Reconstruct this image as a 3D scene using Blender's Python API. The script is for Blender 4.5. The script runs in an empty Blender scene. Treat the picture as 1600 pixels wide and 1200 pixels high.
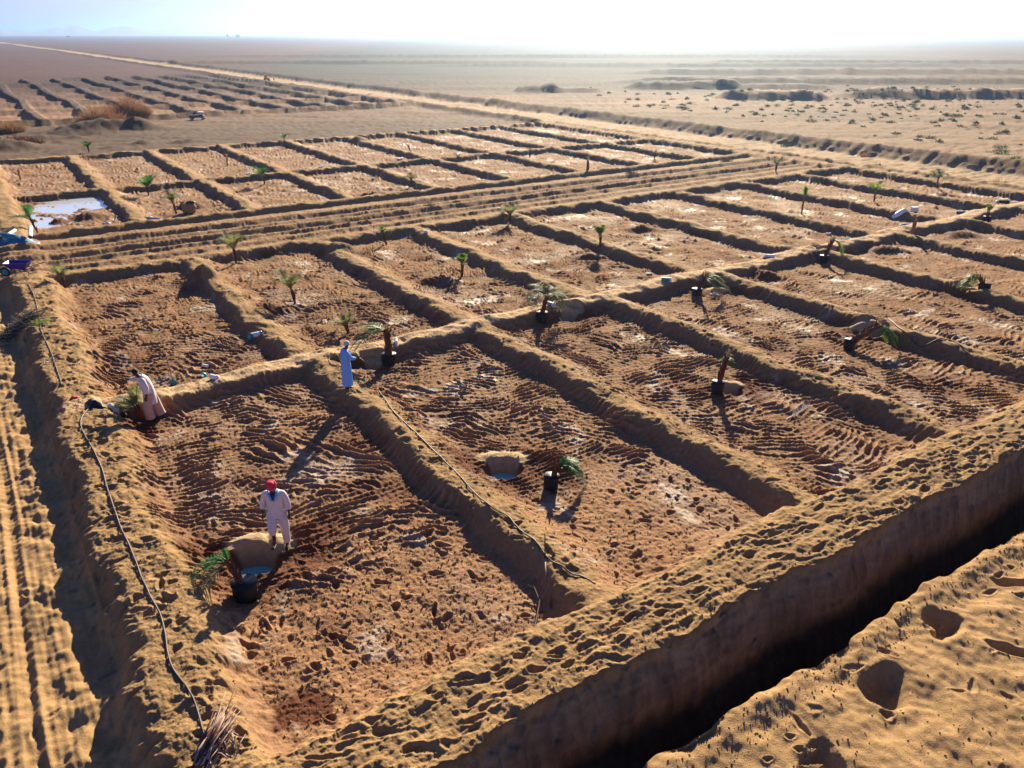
import bpy, bmesh, math, random, time
import numpy as np
from mathutils import Vector, Matrix
T0 = time.time()
R = math.radians
rnd = random.Random(7)

# ------------------------------------------------------------------ camera, sky, sun
scene = bpy.context.scene
COL = scene.collection
CAM_H = 10.5
F_PX = 1230.0                       # focal length in pixels of the 1600 px wide photograph
PITCH = math.atan((600 - 52.5) / F_PX)
cam_d = bpy.data.cameras.new('camera')
cam_d.sensor_width = 36.0
cam_d.lens = F_PX / 1600 * 36
cam_d.clip_start = 0.1
cam_d.clip_end = 30000
cam = bpy.data.objects.new('camera', cam_d)
COL.objects.link(cam)
cam.location = (0, 0, CAM_H)
cam.rotation_euler = (math.pi / 2 - PITCH, 0, 0)
scene.camera = cam

SUN_AZ = R(9.5)                     # to the right of the view direction (+Y)
SUN_EL = R(22)
world = bpy.data.worlds.new('World')
scene.world = world
world.use_nodes = True
nt = world.node_tree
bg = nt.nodes['Background']
sky = nt.nodes.new('ShaderNodeTexSky')
sky.sky_type = 'NISHITA'
sky.sun_disc = False
sky.sun_elevation = SUN_EL
sky.sun_rotation = SUN_AZ
sky.air_density = 1.0
sky.dust_density = 0.4
sky.ozone_density = 1.5
tint = nt.nodes.new('ShaderNodeMix')
tint.data_type = 'RGBA'; tint.blend_type = 'MULTIPLY'
tint.inputs['Factor'].default_value = 1.0
tint.inputs['B'].default_value = (0.42, 0.48, 0.90, 1)
nt.links.new(sky.outputs[0], tint.inputs['A'])
nt.links.new(tint.outputs['Result'], bg.inputs[0])
bg.inputs[1].default_value = 0.05
sl = bpy.data.lights.new('sun', 'SUN')
sl.energy = 5.0
sl.angle = R(0.5)
sl.color = (1.0, 0.85, 0.60)
sun = bpy.data.objects.new('sun', sl)
COL.objects.link(sun)
sd = Vector((math.sin(SUN_AZ) * math.cos(SUN_EL), math.cos(SUN_AZ) * math.cos(SUN_EL), math.sin(SUN_EL)))
sun.rotation_euler = sd.to_track_quat('Z', 'Y').to_euler()
scene.view_settings.view_transform = 'Standard'
scene.view_settings.look = 'None'
scene.view_settings.gamma = 1
scene.view_settings.exposure = 1.6
scene.cycles.volume_bounces = 1
scene.cycles.max_bounces = 6
scene.cycles.diffuse_bounces = 1

# ------------------------------------------------------------------ plan coordinates: u along the footpath bank, v away from the trench
GA = R(33.8)
CA, SA = math.cos(GA), math.sin(GA)
OX, OY = -1.0896, 28.147
def uv2w(u, v): return OX + u * CA - v * SA, OY + u * SA + v * CA
def w2uv(x, y):
    dx, dy = x - OX, y - OY
    return dx * CA + dy * SA, -dx * SA + dy * CA

# ------------------------------------------------------------------ noise
def _table(seed):
    r = np.random.RandomState(seed)
    a = r.rand(4096) * 2 * np.pi
    return r.permutation(4096).astype(np.int32), np.cos(a).astype(np.float32), np.sin(a).astype(np.float32)
_TB = _table(11)
def perlin(x, y, seed=0):
    x = np.asarray(x, np.float32) + 1000.0; y = np.asarray(y, np.float32) + 1000.0
    xi = np.floor(x).astype(np.int32); yi = np.floor(y).astype(np.int32)
    xf = x - xi; yf = y - yi
    P, GC, GS = _TB
    def g(ix, iy, dx, dy):
        h = P[(P[(ix + seed * 57) & 4095] + iy) & 4095]
        return GC[h] * dx + GS[h] * dy
    sx = xf * xf * (3 - 2 * xf); sy = yf * yf * (3 - 2 * yf)
    a = g(xi, yi, xf, yf); b = g(xi + 1, yi, xf - 1, yf)
    c = g(xi, yi + 1, xf, yf - 1); d = g(xi + 1, yi + 1, xf - 1, yf - 1)
    return ((a + (b - a) * sx) * (1 - sy) + (c + (d - c) * sx) * sy) * 1.5
def fbm(x, y, octs, seed=0, gain=.5):
    s = 0; a = 1; t = 0
    for k in range(octs):
        s = s + a * perlin(x * 2 ** k + 13.7 * k, y * 2 ** k - 7.1 * k, seed + k); t += a; a *= gain
    return s / t
def ss(e0, e1, x):
    t = np.clip((x - e0) / (e1 - e0), 0, 1)
    return t * t * (3 - 2 * t)

# ------------------------------------------------------------------ footprint raster (2.5 cm cells)
RU0, RV0, RU1, RV1, RC = -19.0, -24.0, 32.0, 17.0, 0.025
NX, NY = int((RU1 - RU0) / RC), int((RV1 - RV0) / RC)
FP = np.zeros((NY, NX), np.float32)
rs = np.random.RandomState(5)
def stamp(u, v, a, b, ang, depth, rim=.25, flat=2.0):
    rad = max(a, b) * 1.7
    i0, i1 = int((u - rad - RU0) / RC), int((u + rad - RU0) / RC) + 1
    j0, j1 = int((v - rad - RV0) / RC), int((v + rad - RV0) / RC) + 1
    i0 = max(i0, 0); j0 = max(j0, 0); i1 = min(i1, NX); j1 = min(j1, NY)
    if i1 <= i0 or j1 <= j0: return
    U = (np.arange(i0, i1) * RC + RU0 - u)[None, :]
    V = (np.arange(j0, j1) * RC + RV0 - v)[:, None]
    c, s = math.cos(ang), math.sin(ang)
    p = (U * c + V * s) / a; q = (-U * s + V * c) / b
    r = np.sqrt(p * p + q * q)
    r = r + .12 * np.sin(3 * np.arctan2(q, p) + u * 9)
    q_ = np.clip(1 - r ** flat, 0, 1); dent = -depth * q_ * (.35 + .65 * q_)
    ring = depth * rim * .8 * np.exp(-((r - 1.2) / .24) ** 2)
    blk = FP[j0:j1, i0:i1]
    FP[j0:j1, i0:i1] = np.minimum(blk * (r > .9) + blk * .3 * (r <= .9), dent) * (r <= 1) + (blk + ring * (1 - np.clip(-blk * 12, 0, 1))) * (r > 1)
def trample(u0, u1, v0, v1, per_m2, a=(.13, .2), b=(.06, .1), depth=(.03, .07), ang=0., dang=.6):
    for _ in range(int((u1 - u0) * (v1 - v0) * per_m2)):
        stamp(rs.uniform(u0, u1), rs.uniform(v0, v1), rs.uniform(*a), rs.uniform(*b), ang + rs.normal() * dang, rs.uniform(*depth))
trample(-13.5, 32, -16.3, -15.05, 5, (.16, .42), (.06, .11), (.03, .065), -.2, .25)
for k in range(26):                                   # single trails that wander along the bank
    uu, vv, hd = rs.uniform(-13, 28), rs.uniform(-16.2, -15.0), -.1 + rs.normal() * .1
    for q in range(rs.randint(4, 9)):
        stamp(uu, vv + (.1 if q % 2 else -.1), .17, .075, hd + rs.normal() * .12, rs.uniform(.05, .09), .35); uu += .55; vv = min(max(vv + hd * .5, -16.2), -15)
trample(-13.5, 32, -15.1, -14.3, .8, (.12, .2), (.08, .1), (.03, .05))
trample(-14.0, -13.2, -15, 16, 7, (.12, .22), (.08, .12), (.04, .09), .2, .8)
trample(-14.9, -14.0, -15, 16, 4, (.15, .3), (.05, .09), (.03, .07), .2, .4)
trample(-12.6, -6.9, -14.2, -9.5, 3.2, (.07, .2), (.05, .09), (.05, .13), .4, .9)
trample(-12.9, -6.9, -9.5, -.5, 1.6, (.09, .2), (.06, .09), (.03, .07), .2, .9)
trample(-6.1, -.5, -14.2, -10, 3, (.09, .17), (.05, .09), (.04, .09), .2, .9)
trample(-6.1, -.5, -10, -.5, 1, (.09, .17), (.05, .09), (.03, .06), .2, .9)
trample(0, 32, -14.2, -.5, 1.1, (.09, .2), (.05, .1), (.03, .07), .2, .9)
trample(-13, 32, 1.3, 15.6, .7, (.09, .2), (.05, .1), (.03, .06), .2, .9)
for uu in (-6.55, -.15, 6.2, 12.8, 20.2): trample(uu - .1, uu + .55, -14.3, -.3, 5, (.1, .2), (.06, .1), (.03, .07), 1.2, .7)
for k in range(46):                                   # a long line of scoops beside the wheel ruts
    stamp(-16.55 + .05 * math.sin(k * .9), -19 + k * .62, .24, .16, 1.6, .09, .1)
for k in range(14): stamp(rs.uniform(-18.9, -15), rs.uniform(-19, 8), .14, .06, rs.uniform(0, 3), .04)
# dug scoops and drag marks on the spoil ground beyond the trench
for (u, v, a, b, g, d) in [(-3.6, -19.0, .55, .4, .5, .3), (-1.3, -18.7, .5, .35, .3, .3), (-.9, -19.8, .55, .13, -.9, .16), (1.2, -18.9, .6, .15, -.8, .14),
                           (.7, -20.9, .8, .17, -.75, .18), (2.2, -20.0, .3, .25, 0, .16), (-.3, -21.9, .45, .3, .2, .2), (3.6, -19.3, .5, .3, .3, .2), (-5.9, -19.4, .5, .35, .4, .25)]:
    stamp(u, v, a, b, g, d, .12, 3)
trample(-9, 14, -24, -18.1, 1.3, (.05, .22), (.04, .1), (.02, .06), -.6, .8)

def fp_sample(u, v):
    x = (u - RU0) / RC; y = (v - RV0) / RC
    ok = (x > 1) & (x < NX - 2) & (y > 1) & (y < NY - 2)
    x = np.where(ok, x, 1); y = np.where(ok, y, 1)
    xi = x.astype(np.int32); yi = y.astype(np.int32); fx = x - xi; fy = y - yi
    z = (FP[yi, xi] * (1 - fx) + FP[yi, xi + 1] * fx) * (1 - fy) + (FP[yi + 1, xi] * (1 - fx) + FP[yi + 1, xi + 1] * fx) * fy
    return np.where(ok, z, 0)

# ------------------------------------------------------------------ terrain features (plan metres)
# dividing banks: (u, v0, v1)
DIV = [(-6.55, -14.9, .3), (-.15, -14.9, .3), (6.2, -14.9, .3), (12.75, -14.9, .3), (20.2, -14.9, .3), (27., -14.9, .3), (33.6, -14.9, .3), (40.2, -14.9, .3), (46.8, -14.9, .3),
       (-7.0, .3, 16.4), (-.35, .3, 16.4), (5.3, .3, 16.4), (11.95, .3, 16.4), (19.1, .3, 16.4), (25.9, .3, 16.4), (32.6, .3, 16.4), (39.2, .3, 16.4)]
for k in range(8):
    DIV.append((-7.25 + 6.65 * k, 26.3, 39.6))
    DIV.append((-7.3 + 6.65 * k, 39.6, 59.3))
CROSS = [(.3, -14, 48), (16.4, -14, 46), (26.3, -13.5, 46), (39.6, -13.5, 46), (59.3, -13.5, 46)]
# holes beside the palms: (u, v, radius_u, radius_v, depth, heap height)
PUDZ = .0
HOLES = [(-11.6, -9.25, .58, .46, .55, .3), (-4.95, -8.95, .55, .45, .45, .18), (-4.85, -.55, .36, .34, .4, .06), (3.9, -8.8, .4, .36, .42, .15), (20.4, -7.75, .45, .35, .3, .2),
         (12.3, -8.25, .55, .4, .12, .3), (3.9, -.35, .45, .4, .15, .25), (20.7, .0, .5, .35, .15, .22), (11.5, -1.3, .4, .3, .12, .12)]
# heaps and dunes: (u, v, radius_u, radius_v, height)
HEAPS = [(1.9, 7.0, .8, .45, .35), (-5.6, 7.2, .7, .45, .3), (10.4, 6.5, .7, .45, .28), (-7.2, 12.6, .8, .6, .5), (-11.9, 5.0, .6, .6, .22), (.3, 14.2, 1.1, .5, .3),
         (24.3, -1.2, .8, .5, .3), (15.2, -.9, .6, .4, .3), (31., -1.5, .8, .5, .3), (17.0, 9.6, .8, .5, .25), (-9.4, 31.4, .9, .7, .3), (-11.0, 31.0, .5, .5, .2),
         (-3.3, 31.0, .8, .5, .35), (8.0, 27.6, .9, .5, .4), (20, 56, 1, .8, .3)]
DUNES = [(-1.5, 83.5, 5.5, 3.2, 2.1), (3.5, 82.5, 3.0, 2.0, 1.4), (-11.5, 71, 3.5, 2.2, 1.5), (-13.5, 78, 3.5, 2.5, 1.6), (-8.0, 78, 3, 1.8, .9), (-17, 66, 5, 3, 1.2), (-20, 74, 5, 4, 1.5), (-4.5, 77.5, 1.2, .8, .5), (-6.5, 73.5, 1.2, .9, .5),
         (.5, 68.0, 1.2, .9, .6), (4.5, 67.0, 1.6, .9, .5), (-2.5, 66.5, 1.3, .8, .4)]
# long spoil mounds out on the plain, in view plan metres: (x, y, radius_x, radius_y, height)
SPOIL = [(46, 148, 11, 5, 2.6), (88, 152, 32, 6, 2.8), (118, 143, 9, 5, 2.0), (78, 196, 60, 7, 2.4), (5, 168, 5, 5, 2.0), (12, 166, 7, 4, 1.3), (36, 178, 13, 6, 2.6), (55, 176, 14, 5, 1.8), (120, 205, 42, 7, 2.2), (95, 240, 70, 8, 2.6),
         (70, 300, 110, 10, 2.0), (150, 330, 90, 10, 2.4), (-60, 330, 90, 10, 1.6), (20, 420, 200, 14, 2.0), (142, 160, 10, 5, 2.2), (155, 175, 12, 6, 2.5)]

def seg_u(u, v, u0, v0, v1, wt, wb, n):
    """profile 0..1 of a bank that runs along v at u = u0"""
    d = u - u0 - .1 * np.sin(v * .9 + u0) - .05 * np.sin(v * 2.3 + u0 * 3)
    d = np.where(d < 0, -d * 1.1, d * .5) + n
    e = np.maximum(v0 - v, v - v1)
    return ss(wb, wt, np.maximum(d, e * .9 + wt))
def seg_v(u, v, v0, u0, u1, wt, wb, n):
    d = v - v0 - .12 * np.sin(u * .7 + v0) - .06 * np.sin(u * 1.9 + v0 * 3)
    d = np.where(d < 0, -d, d * .55) + n
    e = np.maximum(u0 - u, u - u1)
    return ss(wb, wt, np.maximum(d, e * .9 + wt))

def terrain(u, v, dist, want_col=True):
    """height, colour, wetness and region code of the ground at plan positions u, v; dist = metres from the camera's foot (fine relief fades out with it)"""
    u = np.asarray(u, np.float64).ravel(); v = np.asarray(v, np.float64).ravel(); dist = np.asarray(dist, np.float64).ravel()
    n = u.size
    x, y = uv2w(u, v)
    z = np.zeros(n); col = np.zeros((n, 3)); wet = np.zeros(n); reg = np.zeros(n, np.int8)
    SAND = np.array([.51, .315, .142]); PALE = np.array([.62, .42, .23]); MUD = np.array([.43, .225, .115]); RED = np.array([.17, .062, .03]); SALT = np.array([.50, .40, .31])
    n1 = fbm(u / 2.3, v / 2.3, 3, 1); n2 = fbm(u / 14, v / 14, 3, 5)
    field = (u > -20) & (u < 52) & (v > -26) & (v < 66)
    # --- open plain
    z += .12 * n2 * ss(60, 140, dist) + .05 * fbm(u / .9, v / .9, 3, 21) * (dist < 400)
    z += .22 * fbm(x / 60, y / 45, 3, 40) * ss(120, 260, dist) + .5 * perlin(x / 260, y / 120, 47) * ss(300, 700, dist)
    col[:] = SAND * .5 + PALE * .42
    k = (.5 + .5 * np.clip(n2 * 1.8, -1, 1))[:, None]
    col = col * (.78 + .3 * k)
    far = dist > 66
    if far.any():
        i = np.where(far)[0]; xx, yy, uu, vv = x[i], y[i], u[i], v[i]
        zz = np.zeros(i.size)
        # plough streaks and wind-blown lines
        st = perlin(xx / 26, yy / 3.2, 60) + .6 * perlin(xx / 50, yy / 7, 61)
        zz += .16 * st * ss(75, 120, dist[i]) + .11 * perlin(uu / 3.5, vv / .6 + .12 * uu, 62) * (dist[i] < 220) + .07 * perlin(uu / .7, vv / .5, 68) * (dist[i] < 160)
        for (mx, my, rx, ry, h) in SPOIL:
            wob = 1 + .35 * perlin(xx / 7, yy / 7, 63) 
            r = np.sqrt(((xx - mx) / rx) ** 4 + ((yy - my) / ry) ** 2)
            zz += .62 * h * (.8 + .2 * wob) * ss(1.0, .45, r) * (.8 + .25 * perlin(xx / 2.5, yy / 2.5, 64))
        for (mu, mv, ru, rv, h) in DUNES:
            r = np.sqrt(((uu - mu) / ru) ** 2 + ((vv - mv) / rv) ** 2)
            zz += .62 * h * np.exp(-r * r * 1.5) * (1 + .25 * perlin(uu / 1.3, vv / 1.3, 65))
        # the older field beyond the stubble, its banks low and slumped
        of = ss(-45, -44, uu) * ss(47, 46, uu) * ss(94, 95, vv) * ss(214, 213, vv)
        p = np.zeros(i.size)
        nn = .10 * perlin(uu / 2.5, vv / 2.5, 66)
        for kk in range(15):
            p = np.maximum(p, ss(1.25, .35, np.abs(uu - (-44 + 6.35 * kk) + .35 * np.sin(vv * .13 + kk)) + nn))
        for vv0 in (96, 112, 128, 146, 165, 186, 210):
            p = np.maximum(p, ss(1.15, .3, np.abs(vv - vv0 + .4 * np.sin(uu * .2)) + nn))
        zz += of * (.62 * p + .06 * perlin(uu / .6, vv / .6, 67))
        z[i] += zz
        DK = (1 - (.68 * ss(105, 220, dist[i]) * ss(120, -20, xx - .25 * yy) + .18 + .22 * ss(190, 330, yy)) )[:, None]  # self-shadowing of far pebbles painted in as darker soil, strongest on the left
        # soil colours of the plain: darker ploughed land, reddish lens-flare tint painted in far left, pale wash right of the road
        c = col[i]
        dk = np.clip(.5 + 1.1 * perlin(xx / 150, yy / 40, 70) + .7 * st * .5, 0, 1)[:, None]
        plough = (ss(48, 40, uu) * ss(212, 225, vv))[:, None]
        c = c * (.86 - .4 * dk)
        gv = (ss(58, 64, vv) * ss(46, 40, uu) * .45 + ss(150, 330, yy) * .75)[:, None]
        c = c * (1 - gv) + np.array([.085, .05, .045]) * gv  # dark gravel, deepened far off in place of shadows between pebbles
        c = c * (1 - .45 * plough) + np.array([.16, .07, .045]) * .45 * plough
        beyond = (ss(60, 64, uu) * ss(250, 330, yy + .3 * xx))[:, None]
        c = c * (1 - .42 * beyond) + np.array([.17, .105, .075]) * .42 * beyond
        dark2 = (ss(62, 66, uu) * ss(150, 175, vv) * ss(60, 20, xx))[:, None]
        c = c * (1 - .5 * dark2) + np.array([.15, .09, .065]) * .5 * dark2
        c = c * (1 + (.75 - .9 * p[:, None]) * of[:, None] * np.array([1.1, .95, .75]))  # lit basins and shaded banks of the older field painted into its colour
        red = (ss(-20, -90, xx + .1 * yy) * ss(150, 260, yy))[:, None]
        c = c * (1 - .5 * red) + np.array([.26, .075, .05]) * .5 * red
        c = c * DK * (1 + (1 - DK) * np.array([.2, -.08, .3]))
        c = c * (1 - .7 * red) + np.array([.13, .034, .036]) * .7 * red
        col[i] = c
    # --- main dirt road (u 48..57) with windrows on both sides
    wr = ss(46, 47.4, u) * ss(60, 58.6, u)
    rd = ss(47.8, 48.6, u + .3 * n1) * ss(57.6, 56.8, u + .3 * n1) * (v > -60)
    z -= .25 * rd
    bw = np.exp(-((u - 46.9) / 1.0) ** 2) * .6 + np.exp(-((u - 59.2 - .3 * perlin(v / 6, v / 9, 81)) / 1.2) ** 2) * .7
    z += bw * (1 + .07 * perlin(u / .8, v / 1.2, 80) + .10 * perlin(u / 3, v / 7, 84)) * (v > -60) * (v < 1200)
    if True:
        m = (rd > 0) & (dist < 900)
        z[m] += .02 * perlin(u[m] / .35, v[m] / 8, 82) + .012 * perlin(u[m] / .2, v[m] / .5, 83)
        col = col * (1 - rd[:, None]) + (PALE * .86) * (.92 + .1 * n1[:, None]) * rd[:, None]
    reg[rd > .5] = 1
    # --- the planted field
    i = np.where((u > -22) & (u < 50) & (v > -27) & (v < 62))[0]
    if i.size:
        U, V, D = u[i], v[i], dist[i]; X, Y = x[i], y[i]
        na = perlin(U / .45, V / .45, 90); nb = perlin(U / .16, V / .16, 91); nc = perlin(U / 1.1, V / 1.1, 92)
        ne = .07 * na + .03 * nb + .05 * nc
        plot = ((U > -13.6) & (U < 46) & (V > -14.9) & (V < 16.4)) | ((U > -13.3) & (U < 46) & (V > 26.3) & (V < 59.3))
        f = np.zeros(i.size)
        w1 = perlin(U / 2.4, V / 2.4, 93); w2 = perlin(U / .75, V / .75, 94); pm = perlin(U / 1.9, V / 1.9, 95); pm2 = perlin(U / 2.6 + 9, V / 2.6, 96)
        am = np.clip(.62 + 1.1 * perlin(U / 1.0, V / 1.0, 97) , .3, 1.3)
        def ridg(th, lam, wa, wb_):
            t = (U * math.sin(th) + V * math.cos(th)) / lam + wa * w1 + wb_ * w2 + .38 * na
            s = 1 - np.abs(np.sin(np.pi * t))
            return s ** 1.15
        ra = ridg(R(26), .235, 1.9, .55); rb = ridg(R(58), .25, -1.7, .6); rc = ridg(R(0), .225, 2.1, -.55)
        ka = ss(-.15, .15, pm); kb = ss(-.1, .2, pm2)
        rr = (ra * (1 - ka) + rb * ka) * (1 - kb) + rc * kb
        brk = .62 + .38 * ss(-.25, .2, perlin(U / .5 + 5, V / .35, 98))
        fine = .014 * nb + .011 * perlin(U / .085, V / .085, 99) * (D < 45) + .02 * na
        lump = .035 * (.55 - np.abs(perlin(U / .15, V / .2, 100))) + .022 * (.5 - np.abs(perlin(U / .06, V / .07, 107))) * (D < 40)
        # trampled lumps instead of ridges near the trench bank in the first two plots
        tr = ss(-9.0, -11.0, V + 1.5 * nc) * ss(1, -1, U)
        f += ((.118 + .03 * ss(0, 4, V)) * rr * am * brk) * (1 - .9 * tr) + fine * (1 + .2 * tr) + lump * (.85 - .35 * tr) + .05 * nc + .05 * w1
        f -= .1 * ss(1.15, .8, np.sqrt(((U + 9.4) / 2.4) ** 2 + ((V - 36.4) / 2.7) ** 2) + .35 * nc + .15 * w1) + .09 * ss(1.15, .8, np.sqrt(((U + 12.1) / .8) ** 2 + ((V - 31.8) / 2.2) ** 2) + .25 * nc)
        # banks
        p = np.zeros(i.size)
        for (u0, v0, v1) in DIV:
            m = np.abs(U - u0) < 2.4
            m &= (V > v0 - 1.5) & (V < v1 + 1.5)
            if m.any(): p[m] = np.maximum(p[m], seg_u(U[m], V[m], u0, v0, v1, .06, .72, ne[m] * 1.3))
        path = np.zeros(i.size)
        for (v0, u0, u1) in CROSS:
            m = np.abs(V - v0) < 2.4
            if m.any():
                q = seg_v(U[m], V[m], v0, u0, u1, .18 if v0 == .3 else .08, .74, ne[m] * 1.15)
                p[m] = np.maximum(p[m], q)
                if v0 == .3: path[m] = q
        # east edge bank by the road, west bank, trench bank
        p = np.maximum(p, seg_u(U, V, 45.6, -15, 60, .4, 1.2, ne))
        wu = -13.55 + (V > 26) * .4
        wbk = ss(-15.05, -14.1, U + ne - .12 * np.sin(V * 1.1) - .05 * np.sin(V * 2.7)) * ss(-12.35, -13.3, U - ne + .15 * np.sin(V * .8)) * ss(-16.6, -16.2, V) * ss(64, 60, V)
        tb = ss(-14.25, -15.0, V - ne + .1 * np.sin(U * .9)) * (V > -16.9) * ss(-15.0, -14.2, U)
        tb = np.where(V < -15, ss(-15.0, -14.2, U), tb)
        gapw = 1 - .75 * ss(17.2, 18.0, V) * ss(25.6, 24.8, V)
        H = .43 + .09 * nc + .05 * w1 + .03 * na
        top = np.maximum(np.maximum(p * H, wbk * .56 * gapw), tb * .58)
        base = np.where(plot, 0, .1)
        # farm track between the two blocks: ruts and ridges
        ft = ss(16.8, 17.6, V) * ss(25.9, 25.2, V) * ss(-19, -17, U)
        trk = .2 + .14 * np.exp(-((V - 18.4 + .1 * na) / .3) ** 2) + .16 * np.exp(-((V - 19.7 + .1 * nc) / .25) ** 2) + .22 * np.exp(-((V - 21.0 + .15 * nc) / .35) ** 2) + .14 * np.exp(-((V - 22.2) / .25) ** 2) + .2 * np.exp(-((V - 23.6 - .12 * nc) / .35) ** 2) - .07 * np.exp(-((V - 20.3) / .3) ** 2) - .07 * np.exp(-((V - 22.9) / .3) ** 2) + .03 * nc + .03 * na + .03 * nb + .04 * perlin(U / 2.5, V / .25, 114)
        # wheel road along the west bank
        wr2 = ss(-14.2, -15.0, U)
        rut = 0
        for (u0, w, d_) in ((-15.95, .1, .05), (-16.85, .14, .07), (-17.7, .16, .06), (-18.6, .18, .05)):
            du = U - u0 - .07 * np.sin(V * .35 + u0)
            rut = rut - d_ * np.exp(-(du / w) ** 2) + .02 * np.exp(-((np.abs(du) - w * 1.7) / (w * .5)) ** 2)
            rut = rut + .016 * np.cos(2 * np.pi * (V + np.abs(du) * .8) / .11) * np.exp(-(du / (w * 1.2)) ** 4) * (D < 40) * (u0 < -16.5)
        road_z = -.03 + rut + .05 * nc + .018 * na + .012 * nb + .1 * np.exp(-((U + 15.35) / .25) ** 2) * (.5 + na)
        # put it together
        road_z = road_z + .02 * perlin(U / .1, V / 2.5, 116) + .014 * na + .012 * nb
        h = np.where(plot, f, .04 * nc + .03 * na + .02 * nb)
        west_side = (U < -13.9)
        h = np.where(west_side, road_z, h)
        h = np.where((V > 16.4) & (V < 26.3), h * (1 - ft) + trk * ft, h)
        bank_f = np.clip(np.maximum(np.maximum(p, wbk * gapw), tb), 0, 1); bank_c = ss(.35, .95, bank_f)
        h = h * (1 - bank_c) + top + (fine * 1.2 + .025 * na + .45 * lump) * bank_f + (.05 * rr * am * brk) * bank_c * (1 - ss(.85, 1, bank_f)) + tb * (V < -15) * (.034 * (.5 - np.abs(perlin(U / .75 + .3 * V, V / .17 + .35 * w2, 108))) + .03 * perlin(U / .35, V / .2, 109))
        h = np.where((V > 16.4) & (V < 26.3), np.maximum(h, (trk * ft + (top) * (1 - ft))), h)
        # path bank: trodden smooth along its crest
        # trench and its far side
        lip = -16.38 + .07 * np.sin(U * 1.3) + .1 * nc + .06 * na + .03 * nb
        lip2 = -17.95 + .05 * np.sin(U * .9 + 2) + .09 * nc + .06 * na
        dwn = np.clip((lip - V) / 1.0, 0, 1)
        dl = np.maximum(lip - V + + .05 * perlin(U / .22, V / .15, 112) + .03 * nb + .06 * np.maximum(perlin(U / 1.3, V / .6, 113), 0), 0); tz = .5 - np.where(dl < .36, (dl / .4) ** 1.25 * 1.2, 1.2 + (dl - .36) * 3.4) + .07 * perlin(U / .5, dl / .12, 111) + .04 * perlin(U / .14, dl / .05, 115) + .03 * perlin(U / .3, V / 1.5, 101) + .012 * nb
        tz = np.where(V < lip2, .12 + .16 * n2[i] + .09 * nc + .05 * na + .02 * nb + .07 * np.exp(-((V - lip2 + .2) / .2) ** 2), np.minimum(tz, .56))
        tz = np.where((V < lip2 + .14) & (V >= lip2), tz + (0.2 - tz) * ss(lip2 + .14, lip2, V), tz)
        trm = (V < lip) & (U > -19)
        # the trench runs out under the frame on the left
        trw = trm & (U > -15.5)
        h = np.where(trw, tz, h)
        h = np.where(trm & ~trw, road_z, h)
        h += fp_sample(U, V) * np.where(trw & (V > lip2), 0, 1) * np.where(path > .6, .25, 1)
        # dug holes with their heaps of pale subsoil, other heaps
        hp = np.zeros(i.size); pale = np.zeros(i.size); redm = np.zeros(i.size)
        for (hu, hv, ru, rv, dep, hh) in HOLES:
            m = (np.abs(U - hu) < 4) & (np.abs(V - hv) < 4)
            a_, b_ = U[m] - hu, V[m] - hv
            # heap sits on the far side as seen from the trench corner (+X+Y of view) 
            s_ = a_ * SA + b_ * CA; t_ = a_ * CA - b_ * SA        # s_: away from camera, t_: to the right
            wb2 = .08 * na[m] + .03 * nb[m]
            heap = hh * np.exp(-(((t_ + .02) / (ru * 1.25)) ** 2 + ((s_ - rv * 1.25) / (rv * .8)) ** 2) ** 1.5)
            hole = ss(1.05, .72, np.sqrt((t_ / ru) ** 2 + (s_ / rv) ** 2) + wb2)
            hm = h[m]
            hm = hm * (1 - .8 * ss(.1, .6, heap / hh)) + heap * (1 + .15 * nc[m] - .22 * np.exp(-((t_ - .1 + .3 * nc[m]) / .12) ** 2) + .12 * na[m])
            bowl = np.clip(1 - ((t_ / ru) ** 2 + (s_ / rv) ** 2) ** 1.3, 0, 1)
            hm = hm * (1 - hole) - dep * (.25 + 1.1 * bowl) * hole
            h[m] = hm
            pale[m] = np.maximum(pale[m], np.maximum(ss(.15, .5, heap / hh), hole * .35))
            redm[m] = np.maximum(redm[m], ss(2.6, .8, np.sqrt((t_ / 1.15) ** 2 + (s_ / .8) ** 2) / (ru / .6) + .5 * nc[m] + .35 * na[m]))
        for (hu, hv, ru, rv, hh) in HEAPS:
            m = (np.abs(U - hu) < 4) & (np.abs(V - hv) < 4)
            a_, b_ = U[m] - hu, V[m] - hv
            s_ = a_ * SA + b_ * CA; t_ = a_ * CA - b_ * SA
            r = np.sqrt((t_ / ru) ** 2 + (s_ / rv) ** 2)
            h[m] += hh * np.exp(-r ** 2.6) * (1 + .3 * nc[m])
            redm[m] = np.maximum(redm[m], .8 * ss(2.2, .9, r + .5 * nc[m]))
        z[i] = np.where((U < 46.4), h, z[i] * ss(46, 47, U) + h * (1 - ss(46, 47, U)))
        e = ss(60, 62, V) + ss(-20, -22, U) * 1.0 + ss(-25, -27, V)
        e = np.clip(e, 0, 1)
        z0 = .12 * n2[i]
        z[i] = z[i] * (1 - e) + (z0 + .04 * na) * e
        # colours
        c = np.where(plot[:, None], MUD * .75 + SAND * .2, SAND * 1.0)
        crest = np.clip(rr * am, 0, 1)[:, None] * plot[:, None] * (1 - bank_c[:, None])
        c = c * (.70 + .55 * np.maximum(crest, .45 * tr[:, None]))  # sunlit crests painted lighter, shaded hollows between the ridges darker
        damp = ss(.0, .55, perlin(U / 3.1 + 4, V / 3.1, 103) + .35 * nc)[:, None] * plot[:, None] * (1 - bank_c[:, None])
        c = c * (1 - .3 * damp) + MUD * .62 * .3 * damp
        c = c * (1 - bank_c[:, None]) + (SAND * .84) * (.93 + .14 * nc[:, None] + .1 * na[:, None]) * bank_c[:, None]
        salt = ss(.42, .8, perlin(U / 1.4 - 8, V / 1.4, 104) + .5 * na + .3 * nb) * plot * (1 - bank_c) * .55
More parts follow.
